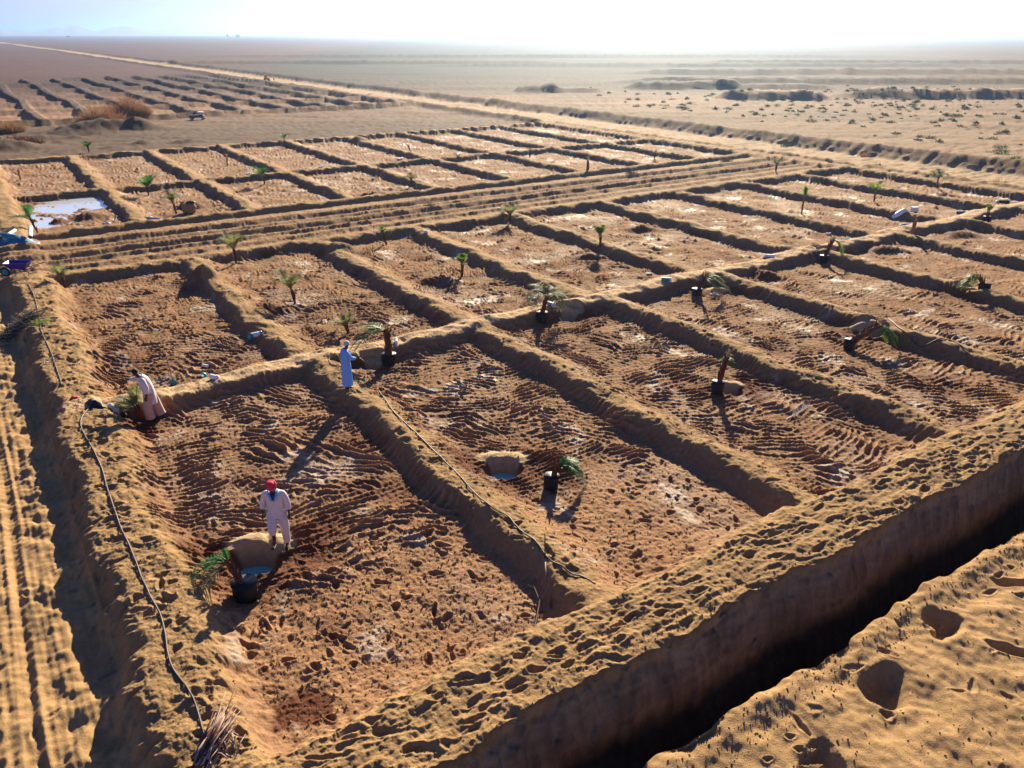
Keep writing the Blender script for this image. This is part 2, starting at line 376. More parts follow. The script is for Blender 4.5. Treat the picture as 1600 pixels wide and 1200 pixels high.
        salt = np.maximum(salt, ss(.9, .2, np.sqrt((U + 8.9) ** 2 + (V + 6.5) ** 2) + .8 * nc + .8 * na + .5 * nb) * .35)
        c = c * (1 - salt[:, None]) + SALT * salt[:, None]
        redp = np.maximum(redm * .85, ss(.35, .6, perlin(U / 2.2 + 30, V / 2.2 + 3, 105) + .3 * na) * plot * (1 - bank_c) * .6)
        for (ru_, rv_, rr_) in ((-10.4, -9.0, 1.2), (-12.3, -8.6, .7), (-12.0, -13.8, .45), (-5.6, -7.9, .9), (-4.0, -10.3, .8), (4.6, -9.2, 1.2), (-12.2, -.9, .9)):
            redp = np.maximum(redp, ss(rr_, rr_ * .4, np.sqrt((U - ru_) ** 2 + (V - rv_) ** 2) + .5 * nc + .35 * na))
        redp *= (1 - bank_c)
        c = c * (1 - redp[:, None]) + RED * redp[:, None]
        c = c * (1 - pale[:, None]) + np.array([.62, .44, .24]) * pale[:, None]
        pth = ss(.75, 1., path)[:, None]
        c = c * (1 - pth) + PALE * pth
        out = ((V < lip) | (U < -14.6))[:, None]
        c = np.where(out, SAND * (.95 + .12 * nc[:, None]), c)
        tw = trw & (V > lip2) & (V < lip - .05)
        c = np.where(tw[:, None], (np.array([.40, .26, .15]) * ss(-.9, -.55, tz + .12 * nc)[:, None] + np.array([.055, .045, .045]) * ss(-.55, -.9, tz + .12 * nc)[:, None]) * (.9 + .3 * perlin(U / .8, tz / .1, 106)[:, None] + .35 * nb[:, None] + .25 * na[:, None]), c)  # lower wall near-black: shade of the deep trench painted into its colour
        tk = (ft * (V > 16.8) * (V < 26))[:, None]
        c = c * (1 - tk) + (SAND * .55 + MUD * .35) * (.9 + .2 * nc[:, None]) * tk
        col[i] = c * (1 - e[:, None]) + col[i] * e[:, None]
        wet[i] = np.clip(salt * .8 + .25 * damp[:, 0], 0, 1) * (1 - e)
        rg = np.zeros(i.size, np.int8)
        rg[bank_f > .35] = 2
        rg[(V > 17.2) & (V < 25.5)] = 3
        rg[(U < -15.0)] = 4
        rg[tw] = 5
        rg[(U > 46.4) | (e > .5)] = 0
        reg[i] = np.where(reg[i] == 1, 1, rg)
    return z, np.clip(col * .70, .01, .9), wet, reg

_gc = {}
def gz(x, y):
    u, v = w2uv(x, y)
    return float(terrain(np.array([u]), np.array([v]), np.array([math.hypot(x, y)]))[0][0])
def ray(px, py):
    a = (px - 800) / F_PX; b = (600 - py) / F_PX
    return Vector((a, math.cos(PITCH) + b * math.sin(PITCH), -math.sin(PITCH) + b * math.cos(PITCH)))
def G(px, py):
    """world point of the ground seen at photo pixel px, py"""
    d = ray(px, py); z = .1
    for _ in range(6):
        t = (z - CAM_H) / d.z
        z = gz(d.x * t, d.y * t)
    return Vector((d.x * t, d.y * t, z))
def at_depth(px, py, y):
    d = ray(px, py); t = y / d.y
    return Vector((d.x * t, y, CAM_H + d.z * t))

# ------------------------------------------------------------------ materials
def mat_new(name):
    m = bpy.data.materials.new(name); m.use_nodes = True
    return m, m.node_tree, m.node_tree.nodes['Principled BSDF']
def N(t, kind, **kw):
    n = t.nodes.new(kind)
    for k, v in kw.items():
        if k in n.inputs: n.inputs[k].default_value = v
        else: setattr(n, k, v)
    return n
def simple(name, c, rough=.8, var=.25, scale=8., metal=0., bump=0., bscale=40., trans=0., spec=.3):
    m, t, b = mat_new(name)
    tc = N(t, 'ShaderNodeTexCoord')
    no = N(t, 'ShaderNodeTexNoise', Scale=scale, Detail=4.)
    t.links.new(tc.outputs['Object'], no.inputs['Vector'])
    mr = N(t, 'ShaderNodeMapRange')
    mr.inputs['To Min'].default_value = 1 - var; mr.inputs['To Max'].default_value = 1 + var
    t.links.new(no.outputs[0], mr.inputs['Value'])
    mx = N(t, 'ShaderNodeVectorMath', operation='SCALE')
    mx.inputs[0].default_value = c
    t.links.new(mr.outputs[0], mx.inputs['Scale'])
    t.links.new(mx.outputs[0], b.inputs['Base Color'])
    b.inputs['Roughness'].default_value = rough; b.inputs['Metallic'].default_value = metal
    b.inputs['Specular IOR Level'].default_value = spec
    if bump:
        n2 = N(t, 'ShaderNodeTexNoise', Scale=bscale, Detail=3.)
        t.links.new(tc.outputs['Object'], n2.inputs['Vector'])
        bp = N(t, 'ShaderNodeBump', Strength=bump, Distance=.02)
        t.links.new(n2.outputs[0], bp.inputs['Height']); t.links.new(bp.outputs[0], b.inputs['Normal'])
    if trans:
        tr = N(t, 'ShaderNodeBsdfTranslucent'); t.links.new(mx.outputs[0], tr.inputs['Color'])
        ms = N(t, 'ShaderNodeMixShader', Fac=trans)
        t.links.new(b.outputs[0], ms.inputs[1]); t.links.new(tr.outputs[0], ms.inputs[2])
        t.links.new(ms.outputs[0], t.nodes['Material Output'].inputs['Surface'])
    return m
def ground_material():
    m, t, b = mat_new('desert_soil')
    at = N(t, 'ShaderNodeAttribute', attribute_name='Col'); aw = N(t, 'ShaderNodeAttribute', attribute_name='wet')
    tc = N(t, 'ShaderNodeTexCoord')
    n1 = N(t, 'ShaderNodeTexNoise', Scale=9., Detail=6., Roughness=.7); n2 = N(t, 'ShaderNodeTexNoise', Scale=32., Detail=5., Roughness=.75)
    for q in (n1, n2): t.links.new(tc.outputs['Object'], q.inputs['Vector'])
    mr = N(t, 'ShaderNodeMapRange'); mr.inputs['From Min'].default_value = .3; mr.inputs['From Max'].default_value = .7
    mr.inputs['To Min'].default_value = .78; mr.inputs['To Max'].default_value = 1.22
    t.links.new(n1.outputs[0], mr.inputs['Value'])
    mx = N(t, 'ShaderNodeVectorMath', operation='SCALE')
    t.links.new(at.outputs['Color'], mx.inputs[0]); t.links.new(mr.outputs[0], mx.inputs['Scale'])
    t.links.new(mx.outputs[0], b.inputs['Base Color'])
    rr = N(t, 'ShaderNodeMapRange'); rr.inputs['To Min'].default_value = .95; rr.inputs['To Max'].default_value = .5
    t.links.new(aw.outputs['Fac'], rr.inputs['Value']); t.links.new(rr.outputs[0], b.inputs['Roughness'])
    sp = N(t, 'ShaderNodeMapRange'); sp.inputs['To Min'].default_value = .12; sp.inputs['To Max'].default_value = .5
    t.links.new(aw.outputs['Fac'], sp.inputs['Value']); t.links.new(sp.outputs[0], b.inputs['Specular IOR Level'])
    bp = N(t, 'ShaderNodeBump', Strength=.75, Distance=.035)
    t.links.new(n2.outputs[0], bp.inputs['Height']); t.links.new(bp.outputs[0], b.inputs['Normal'])
    return m
M_SOIL = ground_material()

# ------------------------------------------------------------------ terrain mesh: rings round the camera's foot, dense towards the field
def tag(o, label=None, cat=None, group=None, kind=None):
    if label: o['label'] = label
    if cat: o['category'] = cat
    if group: o['group'] = group
    if kind: o['kind'] = kind
    return o
def build_ground():
    fine = np.arange(-43, 43.001, ANG)
    coarse = np.arange(43.6, 317 - .3, .9)
    az = np.radians(np.concatenate([fine, coarse]))
    dep = np.concatenate([np.arange(64, 2.0, -DEP), np.arange(2.0, .4, -DEP * .6), np.geomspace(.4, .05, 30)])
    r = CAM_H / np.tan(np.radians(dep))
    r = np.concatenate([[1.2, 3.0], r])
    na_, nr = az.size, r.size
    A, Rr = np.meshgrid(az, r)
    X = (Rr * np.sin(A)).ravel(); Y = (Rr * np.cos(A)).ravel()
    u, v = w2uv(X, Y)
    n = X.size
    Z = np.empty(n); C = np.empty((n, 3)); W = np.empty(n); RG = np.empty(n, np.int8)
    st = 400000
    for s in range(0, n, st):
        Z[s:s + st], C[s:s + st], W[s:s + st], RG[s:s + st] = terrain(u[s:s + st], v[s:s + st], Rr.ravel()[s:s + st])
    global _ZG
    _ZG = (Z.reshape(nr, na_), az, r)
    P = np.stack([X, Y, Z], 1)
    j, i = np.meshgrid(np.arange(nr - 1), np.arange(na_), indexing='ij')
    i2 = (i + 1) % na_
    q = np.stack([j * na_ + i, (j + 1) * na_ + i, (j + 1) * na_ + i2, j * na_ + i2], -1).reshape(-1, 4)
    q = q[:, ::-1]
    # region of a face = region of its first corner
    fr = RG[q[:, 0]]
    names = {0: ('ground', 'bare sandy soil of the plots and plain'), 1: ('dirt_road', 'pale graded dirt road'), 2: ('earth_banks', 'low earth banks between the plots'),
             3: ('farm_track', 'rutted farm track'), 4: ('tyre_track', 'sandy track with tyre ruts'), 5: ('trench', 'deep narrow trench')}
    for k, (nm, _) in names.items():
        f = q[fr == k]
        if not len(f): continue
        used, inv = np.unique(f, return_inverse=True)
        inv = inv.reshape(-1, 4)
        me = bpy.data.meshes.new(nm)
        me.vertices.add(used.size); me.vertices.foreach_set('co', P[used].astype(np.float32).ravel())
        me.loops.add(inv.size); me.loops.foreach_set('vertex_index', inv.ravel().astype(np.int32))
        me.polygons.add(len(inv)); me.polygons.foreach_set('loop_start', (np.arange(len(inv)) * 4).astype(np.int32))
        me.polygons.foreach_set('use_smooth', np.ones(len(inv), bool))
        me.update(calc_edges=True)
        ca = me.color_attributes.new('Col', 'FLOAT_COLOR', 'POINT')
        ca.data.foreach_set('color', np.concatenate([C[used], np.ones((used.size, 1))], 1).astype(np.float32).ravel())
        wa = me.attributes.new('wet', 'FLOAT', 'POINT'); wa.data.foreach_set('value', W[used].astype(np.float32))
        me.materials.append(M_SOIL)
        o = bpy.data.objects.new(nm, me); COL.objects.link(o)
        tag(o, kind='structure')
    print('ground verts', n, 'time', round(time.time() - T0, 1))
import os
ANG, DEP = .05, .038
build_ground()
def gz(x, y):
    Z, az, r = _ZG
    a = math.atan2(x, y) % (2 * math.pi); d = math.hypot(x, y)
    if a > az[-1]: a -= 2 * math.pi
    i = min(max(int(np.searchsorted(az, a)) - 1, 0), len(az) - 2); j = min(max(int(np.searchsorted(r, d)) - 1, 0), len(r) - 2)
    fi = min(max((a - az[i]) / (az[i + 1] - az[i]), 0), 1); fj = min(max((d - r[j]) / (r[j + 1] - r[j]), 0), 1)
    return float((Z[j, i] * (1 - fi) + Z[j, i + 1] * fi) * (1 - fj) + (Z[j + 1, i] * (1 - fi) + Z[j + 1, i + 1] * fi) * fj)

# ------------------------------------------------------------------ builders
def link(name, me, mat, parent=None):
    o = bpy.data.objects.new(name, me); COL.objects.link(o)
    if mat is not None:
        for m in (mat if isinstance(mat, (list, tuple)) else [mat]): me.materials.append(m)
    if parent is not None: o.parent = parent
    return o
def empty(name, loc, label, cat, group=None, rz=0):
    o = bpy.data.objects.new(name, None); COL.objects.link(o)
    o.location = loc; o.rotation_euler = (0, 0, rz); o.empty_display_size = .2
    return tag(o, label, cat, group)
class MB:
    def __init__(s): s.v = []; s.f = []
    def ring(s, c, ax, rx, ry=None, n=12, jit=0, ref=Vector((0, 0, 1))):
        ax = Vector(ax).normalized(); ry = ry or rx
        if abs(ax.dot(ref)) > .999: ref = Vector((1, 0, 0))
        a = ref.cross(ax).normalized(); b = ax.cross(a)
        i0 = len(s.v)
        for k in range(n):
            t = 2 * math.pi * k / n; j = 1 + rnd.uniform(-jit, jit)
            s.v.append(Vector(c) + a * (math.cos(t) * rx * j) + b * (math.sin(t) * ry * j))
        return i0, n
    def bridge(s, r0, r1):
        (a, n), (b, _) = r0, r1
        for k in range(n): s.f.append((a + k, a + (k + 1) % n, b + (k + 1) % n, b + k))
    def cap(s, r, flip=False):
        a, n = r; f = [a + k for k in range(n)]
        s.f.append(tuple(reversed(f)) if flip else tuple(f))
    def tube(s, pts, rad, n=10, caps=True, jit=0, ry=None):
        pts = [Vector(p) for p in pts]
        rad = rad if isinstance(rad, (list, tuple)) else [rad] * len(pts)
        rr = []; ref = None
        for i, p in enumerate(pts):
            d = (pts[min(i + 1, len(pts) - 1)] - pts[max(i - 1, 0)])
            if d.length < 1e-6: d = Vector((0, 0, 1))
            d.normalize()
            if ref is None: ref = Vector((0, 0, 1)) if abs(d.z) < .7 else Vector((0, -1, 0))
            side = ref.cross(d)
            if side.length < 1e-3: side = Vector((1, 0, 0)).cross(d)
            side.normalize(); ref = d.cross(side)          # carried along the tube so that it never twists
            rr.append(s.ring(p, d, rad[i], (ry[i] if ry else None), n, jit, ref))
        for i in range(len(rr) - 1): s.bridge(rr[i], rr[i + 1])
        if caps: s.cap(rr[0], True); s.cap(rr[-1])
    def box(s, c, d, rot=None, taper=1.0, bev=0.0):
        M = rot or Matrix.Identity(3); i0 = len(s.v); hx, hy, hz = [k / 2 for k in d]
        for z, t in ((-hz, taper), (hz, 1)):
            for x, y in ((-hx, -hy), (hx, -hy), (hx, hy), (-hx, hy)): s.v.append(Vector(c) + M @ Vector((x * t, y * t, z)))
        for f in ((3, 2, 1, 0), (4, 5, 6, 7), (0, 1, 5, 4), (1, 2, 6, 5), (2, 3, 7, 6), (3, 0, 4, 7)): s.f.append(tuple(i0 + k for k in f))
    def ball(s, c, r, nu=10, nv=7, jit=0):
        rx, ry, rz = r if isinstance(r, (tuple, list)) else (r, r, r); i0 = len(s.v)
        for j in range(nv + 1):
            ph = math.pi * j / nv
            for i in range(nu):
                th = 2 * math.pi * i / nu; k = 1 + rnd.uniform(-jit, jit)
                s.v.append(Vector(c) + Vector((rx * k * math.sin(ph) * math.cos(th), ry * k * math.sin(ph) * math.sin(th), rz * k * math.cos(ph))))
        for j in range(nv):
            for i in range(nu): s.f.append((i0 + j * nu + i, i0 + (j + 1) * nu + i, i0 + (j + 1) * nu + (i + 1) % nu, i0 + j * nu + (i + 1) % nu))
    def blade(s, p, d, L, w, up=Vector((0, 0, 1)), droop=0., n=2):
        d = Vector(d).normalized(); sd_ = d.cross(up)
        if sd_.length < .01: sd_ = Vector((1, 0, 0))
        sd_.normalize(); i0 = len(s.v)
        for k in range(n + 1):
            t = k / n; q = Vector(p) + d * L * t - Vector((0, 0, droop * L * t * t)); ww = w * (1 - t) ** .7 * .5
            if k == n: s.v.append(q)
            else: s.v += [q - sd_ * ww, q + sd_ * ww]
        for k in range(n - 1): s.f.append((i0 + 2 * k, i0 + 2 * k + 1, i0 + 2 * k + 3, i0 + 2 * k + 2))
        s.f.append((i0 + 2 * n - 2, i0 + 2 * n - 1, i0 + 2 * n))
    def build(s, name, mat, parent=None, smooth=True, subs=0, offset=None):
        me = bpy.data.meshes.new(name)
        off = Vector(offset) if offset is not None else Vector((0, 0, 0))
        me.from_pydata([tuple(q - off) for q in s.v], [], s.f); me.update()
        if smooth: me.polygons.foreach_set('use_smooth', [True] * len(me.polygons))
        o = link(name, me, mat, parent)
        if subs:
            m = o.modifiers.new('sub', 'SUBSURF'); m.levels = m.render_levels = subs
        return o
def skin(name, V, E_, mat, parent=None, root='pelvis', subs=2):
    """one continuous surface grown round a skeleton: V = {joint: (x, y, z, rx, ry)}"""
    keys = list(V); me = bpy.data.meshes.new(name)
    me.from_pydata([V[k][:3] for k in keys], [(keys.index(a), keys.index(b)) for a, b in E_], [])
    o = bpy.data.objects.new(name + '_tmp', me); COL.objects.link(o)
    o.modifiers.new('s', 'SKIN'); o.modifiers['s'].use_smooth_shade = True; o.modifiers['s'].branch_smoothing = .6
    sv = me.skin_vertices[0].data
    for i, k in enumerate(keys):
        r = V[k][3:]; sv[i].radius = (r[0], r[1] if len(r) > 1 else r[0]); sv[i].use_root = (k == root)
    m = o.modifiers.new('b', 'SUBSURF'); m.levels = m.render_levels = subs
    dg = bpy.context.evaluated_depsgraph_get(); dg.update()
    me2 = bpy.data.meshes.new_from_object(o.evaluated_get(dg)); me2.name = name
    bpy.data.objects.remove(o); bpy.data.meshes.remove(me)
    me2.materials.clear()
    return link(name, me2, mat, parent)

M_GREEN = simple('green_frond', (.06, .18, .045), .55, .35, 3, trans=.45)
M_LIME = simple('yellow_green_frond', (.20, .30, .06), .55, .3, 3, trans=.5)
M_OLIVE = simple('olive_frond', (.22, .23, .10), .7, .35, 3, trans=.45)
M_DRY = simple('dry_frond', (.42, .30, .16), .85, .35, 4, trans=.25)
M_FIBRE = simple('palm_fibre', (.13, .052, .034), .95, .65, 14, bump=.6, bscale=60)
M_FIBRE2 = simple('pale_palm_fibre', (.28, .16, .08), .95, .5, 14, bump=.6, bscale=60)
M_BLACK = simple('black_plastic', (.012, .014, .022), .55, .3, 9, bump=.5, bscale=14, spec=.25)
M_PIPE = simple('dark_hose', (.06, .04, .045), .55, .4, 5)
M_PVC = simple('white_pvc', (.75, .76, .74), .45, .1, 5)
M_TEAL = simple('teal_plastic', (.05, .30, .36), .45, .3, 6)
M_WHITE = simple('white_plastic', (.78, .80, .82), .6, .15, 8)
M_TWIG = simple('dead_twigs', (.32, .24, .20), .9, .5, 9)
M_DTWIG = simple('dark_brushwood', (.07, .05, .045), .9, .6, 9)
M_BRUSH = simple('dry_brush', (.30, .16, .075), .95, .4, 2, trans=.3)
M_SCRUB = simple('grey_green_scrub', (.09, .095, .05), .9, .4, 3, trans=.2)
M_GSCRUB = simple('green_scrub', (.06, .12, .04), .9, .4, 3, trans=.2)

# ------------------------------------------------------------------ water
def water_mat(name, c, rough, spec=.5):
    m = simple(name, c, rough, .12, 2.5, spec=spec)
    return m
def disc_sheet(name, cx, cy, z, rx, ry, mat, jit=.08, n=28, rz=0.):
    b = MB(); i0 = 0; b.v.append(Vector((0, 0, 0)))
    for k in range(n):
        t = 2 * math.pi * k / n; j = 1 + rnd.uniform(-jit, jit)
        x, y = rx * j * math.cos(t), ry * j * math.sin(t)
        b.v.append(Vector((x * math.cos(rz) - y * math.sin(rz), x * math.sin(rz) + y * math.cos(rz), 0)))
    for k in range(n): b.f.append((0, 1 + k, 1 + (k + 1) % n))
    o = b.build(name, mat, None, smooth=False); o.location = (cx, cy, z)
    return o
M_MILK = water_mat('milky_turquoise_water', (.20, .62, .58), .5)
M_PUD = water_mat('puddle_water', (.48, .52, .56), .14, .8)
for (hu, hv, ru, rv, dep, hh) in HOLES[:5]:
    x, y = uv2w(hu, hv)
    o = disc_sheet('hole_water', x, y, -dep * .62, ru * .9, rv * .95, M_MILK)
    tag(o, kind='structure')
x, y = uv2w(-10.2, 34.8)
o = disc_sheet('puddle', x, y, PUDZ, 4.3, 5.6, M_PUD, .02, 40, GA); tag(o, kind='structure')

# ------------------------------------------------------------------ palm saplings
def frond(p0, d, L, droop, mat, parent, dens=20, lw=.34, side=None, dead=False):
    b = MB(); d = Vector(d).normalized(); p0 = Vector(p0)
    n = 10; pts = []
    for k in range(n + 1):
        t = k / n; pts.append(p0 + d * (L * t) + Vector((0, 0, -droop * L * t * t)))
    b.tube(pts, [.016 * (1 - .8 * k / n) for k in range(n + 1)], 5)
    for k in range(dens):
        t = .2 + .8 * k / dens; a = t * n; i = min(int(a), n - 1); p = pts[i].lerp(pts[i + 1], a - i)
        tg = (pts[i + 1] - pts[i]).normalized(); up = Vector((0, 0, 1)); sd_ = tg.cross(up)
        if sd_.length < .05: sd_ = Vector((1, 0, 0))
        sd_.normalize(); nrm = sd_.cross(tg).normalized()
        ll = L * lw * math.sin(math.pi * (.12 + .8 * t)) * rnd.uniform(.8, 1.15)
        for s_ in (-1, 1):
            if dead and rnd.random() < .35: continue
            dd = tg * rnd.uniform(.5, .8) + sd_ * s_ * .85 + nrm * rnd.uniform(.05, .4)
            b.blade(p, dd, ll, .032 if L > .6 else .024, up=nrm, droop=rnd.uniform(.1, .4), n=2)
    return b.build('frond', mat, parent, smooth=False)
MATS = {'g': M_GREEN, 'l': M_LIME, 'o': M_OLIVE, 'd': M_DRY}
def palm(px, py, label, fronds, trunk=.6, lean=(0, 0), tub=False, r=.09, group=None, pale=False, stubs=10, tubr=.2, name='palm_sapling', cat='palm'):
    b0 = G(px, py)
    root = empty(name, b0, label, cat, group)
    z0 = 0.
    if tub:
        t_ = MB(); lx, ly = lean[0] * .25, lean[1] * .25
        t_.tube([(0, 0, -.04), (0, 0, .0), (lx * .1, ly * .1, .17), (lx * .2, ly * .2, .33), (lx * .2, ly * .2, .36), (lx * .2, ly * .2, .35), (lx * .2, ly * .2, .30)],
                [tubr * .82, tubr * .9, tubr, tubr * 1.02, tubr * 1.08, tubr * .98, tubr * .9], 18, jit=.05)
        t_.build('tub', M_BLACK, root)
        s_ = MB(); s_.tube([(lx * .2, ly * .2, .24), (lx * .2, ly * .2, .315)], [tubr * .88, tubr * .86], 14); s_.build('soil', M_FIBRE2, root)
        z0 = .28
    top = Vector((lean[0], lean[1], z0 + trunk))
    base = Vector((lean[0] * .08, lean[1] * .08, z0 - .05))
    tr = MB(); n = 7
    pts = [base.lerp(top, k / n) for k in range(n + 1)]
    tr.tube(pts, [r * (1.05 - .45 * k / n) for k in range(n + 1)], 9, jit=.18)
    for k in range(int(stubs * 2.2)):                                  # cut frond bases and tied dry leaves
        t = rnd.uniform(.1, 1); p = base.lerp(top, t); a = rnd.uniform(0, 6.28)
        d = Vector((math.cos(a) * .4, math.sin(a) * .4, 1)) + (top - base).normalized() * .8
        tr.blade(p + Vector((math.cos(a), math.sin(a), 0)) * r * .7, d, rnd.uniform(.15, .45), .075, up=Vector((math.cos(a), math.sin(a), 0)), n=2)
    tr.build('trunk', M_FIBRE2 if pale else M_FIBRE, root, smooth=False)
    for (dx, dy, dz, L, droop, c) in fronds:
        frond(top, (dx, dy, dz), L, droop, MATS[c], root, 22 if L > .7 else 14, dead=(c == 'd'))
    return root
def crown(n, L, c, dz=.9, spread=1., droop=.7, seed=0, bias=(0, 0)):
    r_ = random.Random(seed); out = []
    for k in range(n):
        a = 6.283 * k / n + r_.uniform(-.4, .4)
        out.append((math.cos(a) * spread + bias[0], math.sin(a) * spread + bias[1], dz * r_.uniform(.7, 1.4), L * r_.uniform(.75, 1.1), droop * r_.uniform(.6, 1.3), c))
    return out
GP = 'potted palm saplings waiting beside dug holes'
palm(385, 932, 'potted palm sapling below the man in the red turban, fronds sagging left', [(-.9, -.25, .35, 1.05, .9, 'g'), (-1, .2, .3, .95, .7, 'g'), (-.9, -.9, .1, 1.25, .75, 'o'), (-.6, -1.1, .2, 1.3, .9, 'o'), (-.3, .3, 1.2, .35, .1, 'g'), (-.8, .5, .6, .7, .8, 'g')],
     .5, (-.28, .08), True, .085, GP, tubr=.25)
palm(608, 568, 'tall rust brown potted palm right of the man in pale blue, long frond arching left', [(-1, -.1, .55, 1.7, 1.0, 'g'), (-1, -.25, .5, 1.6, 1.1, 'g'), (-1, .3, .5, 1.6, .55, 'o'), (-1, .1, .6, 1.5, .9, 'g'), (-.9, .5, .7, 1.3, .6, 'g'), (-.5, -.2, .9, .7, .9, 'o'), (.1, .2, 1.5, .45, .1, 'd'), (.5, -.3, .5, .45, .9, 'o'), (-1, .6, .45, 1.5, .5, 'd')],
     .85, (.0, .05), True, .13, GP, stubs=34, tubr=.25)
palm(861, 762, 'potted palm sapling in the second near plot, bright green tuft leaning right', [(.8, .2, .5, .8, .8, 'g'), (1, 0, .4, .85, 1.1, 'g'), (1, .3, .9, .75, .6, 'g'), (.5, .1, 1, .65, .6, 'g'), (.8, -.2, .7, .8, .9, 'g'), (.6, .5, .8, .55, .5, 'g'), (1, .5, .7, .6, .6, 'g'), (.7, -.4, .6, .5, 1.2, 'g'), (.9, -.1, .2, .7, 1.0, 'o'), (1, .1, .8, .5, .6, 'g')],
     .3, (.17, .05), True, .075, GP, tubr=.19)
palm(1120, 614, 'upright potted palm beside a small turquoise hole, small green tip and dry stalks', [(.7, .1, .8, .4, .8, 'l'), (1, .2, .5, .38, .8, 'l'), (.6, -.3, .4, .35, 1, 'g'), (.3, .1, 1.5, .5, .25, 'd'), (.6, .2, 1.4, .5, .6, 'd'), (-.2, .1, .6, .35, .9, 'o'), (-.6, 0, .5, .3, .8, 'o')],
     .78, (.18, .05), True, .09, GP, stubs=26, tubr=.2)
palm(1325, 545, 'toppled palm sapling lying over to the right, drooping green fronds and two bare stalks', [(.9, -.2, .35, .85, 1.1, 'g'), (1, .1, .2, .9, .9, 'g'), (.5, -.6, .1, .7, .9, 'g'), (.8, -.5, .3, .8, 1.2, 'l'), (1, -.1, -.1, .8, .5, 'g'), (.2, .2, 1.4, .55, .1, 'd'), (.5, .1, 1.2, .45, .1, 'd'), (.2, -.6, -.1, .6, .6, 'l')],
     .52, (1.02, .2), True, .13, GP, stubs=24, tubr=.2)
palm(1088, 462, 'leaning palm sapling in a black tub with dull green fronds hanging to its right', [(1, -.1, .6, 1.1, 1.0, 'o'), (.9, .2, .7, 1.2, .8, 'o'), (.7, -.4, .5, 1.0, 1.1, 'g'), (.5, -.7, .3, 1.0, .9, 'o'), (1, -.3, .4, 1.4, .9, 'o'), (.1, .2, 1.3, .5, .3, 'd')],
     .5, (.3, .1), True, .09, GP, tubr=.23)
palm(1286, 410, 'rust brown palm sapling in a black tub with yellow green frond curling down right', [(.9, 0, 1.2, 1.0, 1.5, 'l'), (1, 0, .9, .95, 1.6, 'l'), (.8, -.2, 1.0, 1.0, 1.9, 'g'), (1, .2, 1.1, 1.1, 1.4, 'l'), (.2, .1, 1, .4, .4, 'o')],
     .72, (.3, .05), True, .1, GP, stubs=24, tubr=.21)
palm(846, 505, 'potted palm by the footpath bank with a wide grey green crown', crown(9, 1.35, 'o', .75, 1, .75, 3, (.15, 0)) + [(-.5, 0, .2, 1, .5, 'd')],
     .75, (.2, .1), True, .1, GP, tubr=.22)
palm(1535, 462, 'short potted palm at right, green tuft leaning left over a pale hole', [(-.9, 0, .9, .85, 1.1, 'g'), (-1, -.2, .6, .9, 1.1, 'l'), (-.8, .3, 1, .8, .8, 'g'), (-1, .1, .4, .9, .9, 'g'), (-.6, -.4, .8, .7, 1.2, 'l'), (-.4, 0, 1.2, .5, .6, 'l')],
     .3, (-.3, .05), True, .1, GP, tubr=.24)
palm(1541, 347, 'small potted palm sapling farthest right, upright light green tuft', [(-.3, 0, 1.2, .8, .4, 'l'), (.3, .1, 1.2, .8, .5, 'g'), (.1, -.2, 1, .7, .6, 'l'), (-.1, .3, 1.3, .8, .4, 'g')],
     .3, (.0, .0), True, .1, GP, tubr=.22)
GQ = 'young palms planted in the plots'
def planted(px, py, label, n, L, c, trunk, lean=(0, 0), seed=0, bias=(0, 0), dz=.9, droop=.7, r=.05, pale=False, extra=(), stubs=10, spread=.9):
    return palm(px, py, label, crown(n + 2, L * 1.15, c, dz * 1.9, spread * .85, droop * .8, seed, bias) + list(extra), trunk * .72, lean, False, r, GQ, pale, stubs)
planted(462, 474, 'thin planted palm with a sparse olive crown in the second plot behind the footpath', 7, 1.15, 'o', .75, (-.15, .1), 1, (-.25, 0))
planted(722, 432, 'planted palm beside a brown soil heap, light green tip above a short trunk', 6, .75, 'l', .7, (.03, 0), 2, (-.1, 0), 1.2)
planted(604, 372, 'slender planted palm at the back bank, tip bent left with yellow leaves', 4, .7, 'l', .75, (-.2, .1), 3, (-.2, .1), 1.5, extra=[(-1, .2, .6, 1.1, .1, 'd')])
planted(368, 404, 'planted palm beside a heap below the farm track, broad pale olive crown', 8, 1.35, 'o', .9, (-.02, 0), 4, (-.1, 0), .9, .6)
planted(101, 444, 'thin dull palm in the corner plot near the wheelbarrow', 5, 1.0, 'o', .6, (-.1, .1), 5, (-.1, 0), 1.4)
planted(938, 393, 'planted palm beside a small dark heap right of the centre, faint green crown', 6, 1.0, 'g', .7, (-.05, 0), 6, (-.25, 0), 1.2)
planted(797, 347, 'planted palm with wide blue green crown just below the farm track', 7, 1.25, 'o', .5, (0, 0), 7, (-.1, 0), .9)
planted(232, 305, 'bushy planted palm in front of the middle bank of the upper left block', 9, 1.6, 'g', .6, (0, 0), 8, (0, 0), .8, .6)
planted(276, 334, 'planted palm beside the black bag, yellow green crown leaning left', 7, 1.3, 'o', .9, (-.1, 0), 9, (-.3, 0), 1.1)
planted(61, 366, 'dark bent palm standing at the edge of the puddle', 5, 1.2, 'g', .95, (-.35, .1), 10, (-.8, 0), .7, .6)
planted(355, 259, 'short yellowed palm stump with no crown in the upper left block', 2, .5, 'd', .9, (.08, 0), 11, (0, 0), 1.6, pale=True)
planted(413, 279, 'planted palm with green crown leaning left against the middle bank', 6, 1.5, 'g', .7, (-.1, 0), 12, (-.4, 0), .9)
planted(447, 232, 'thin planted palm far back by the rear bank of the upper block', 4, .9, 'g', 1.3, (-.1, 0), 13, (0, 0), 1.0)
planted(1252, 334, 'tall thin yellowish palm stem standing above a dark heap in the right half', 3, .8, 'l', 1.35, (.05, 0), 14, (0, 0), 2.6, .3, pale=True, spread=.35)
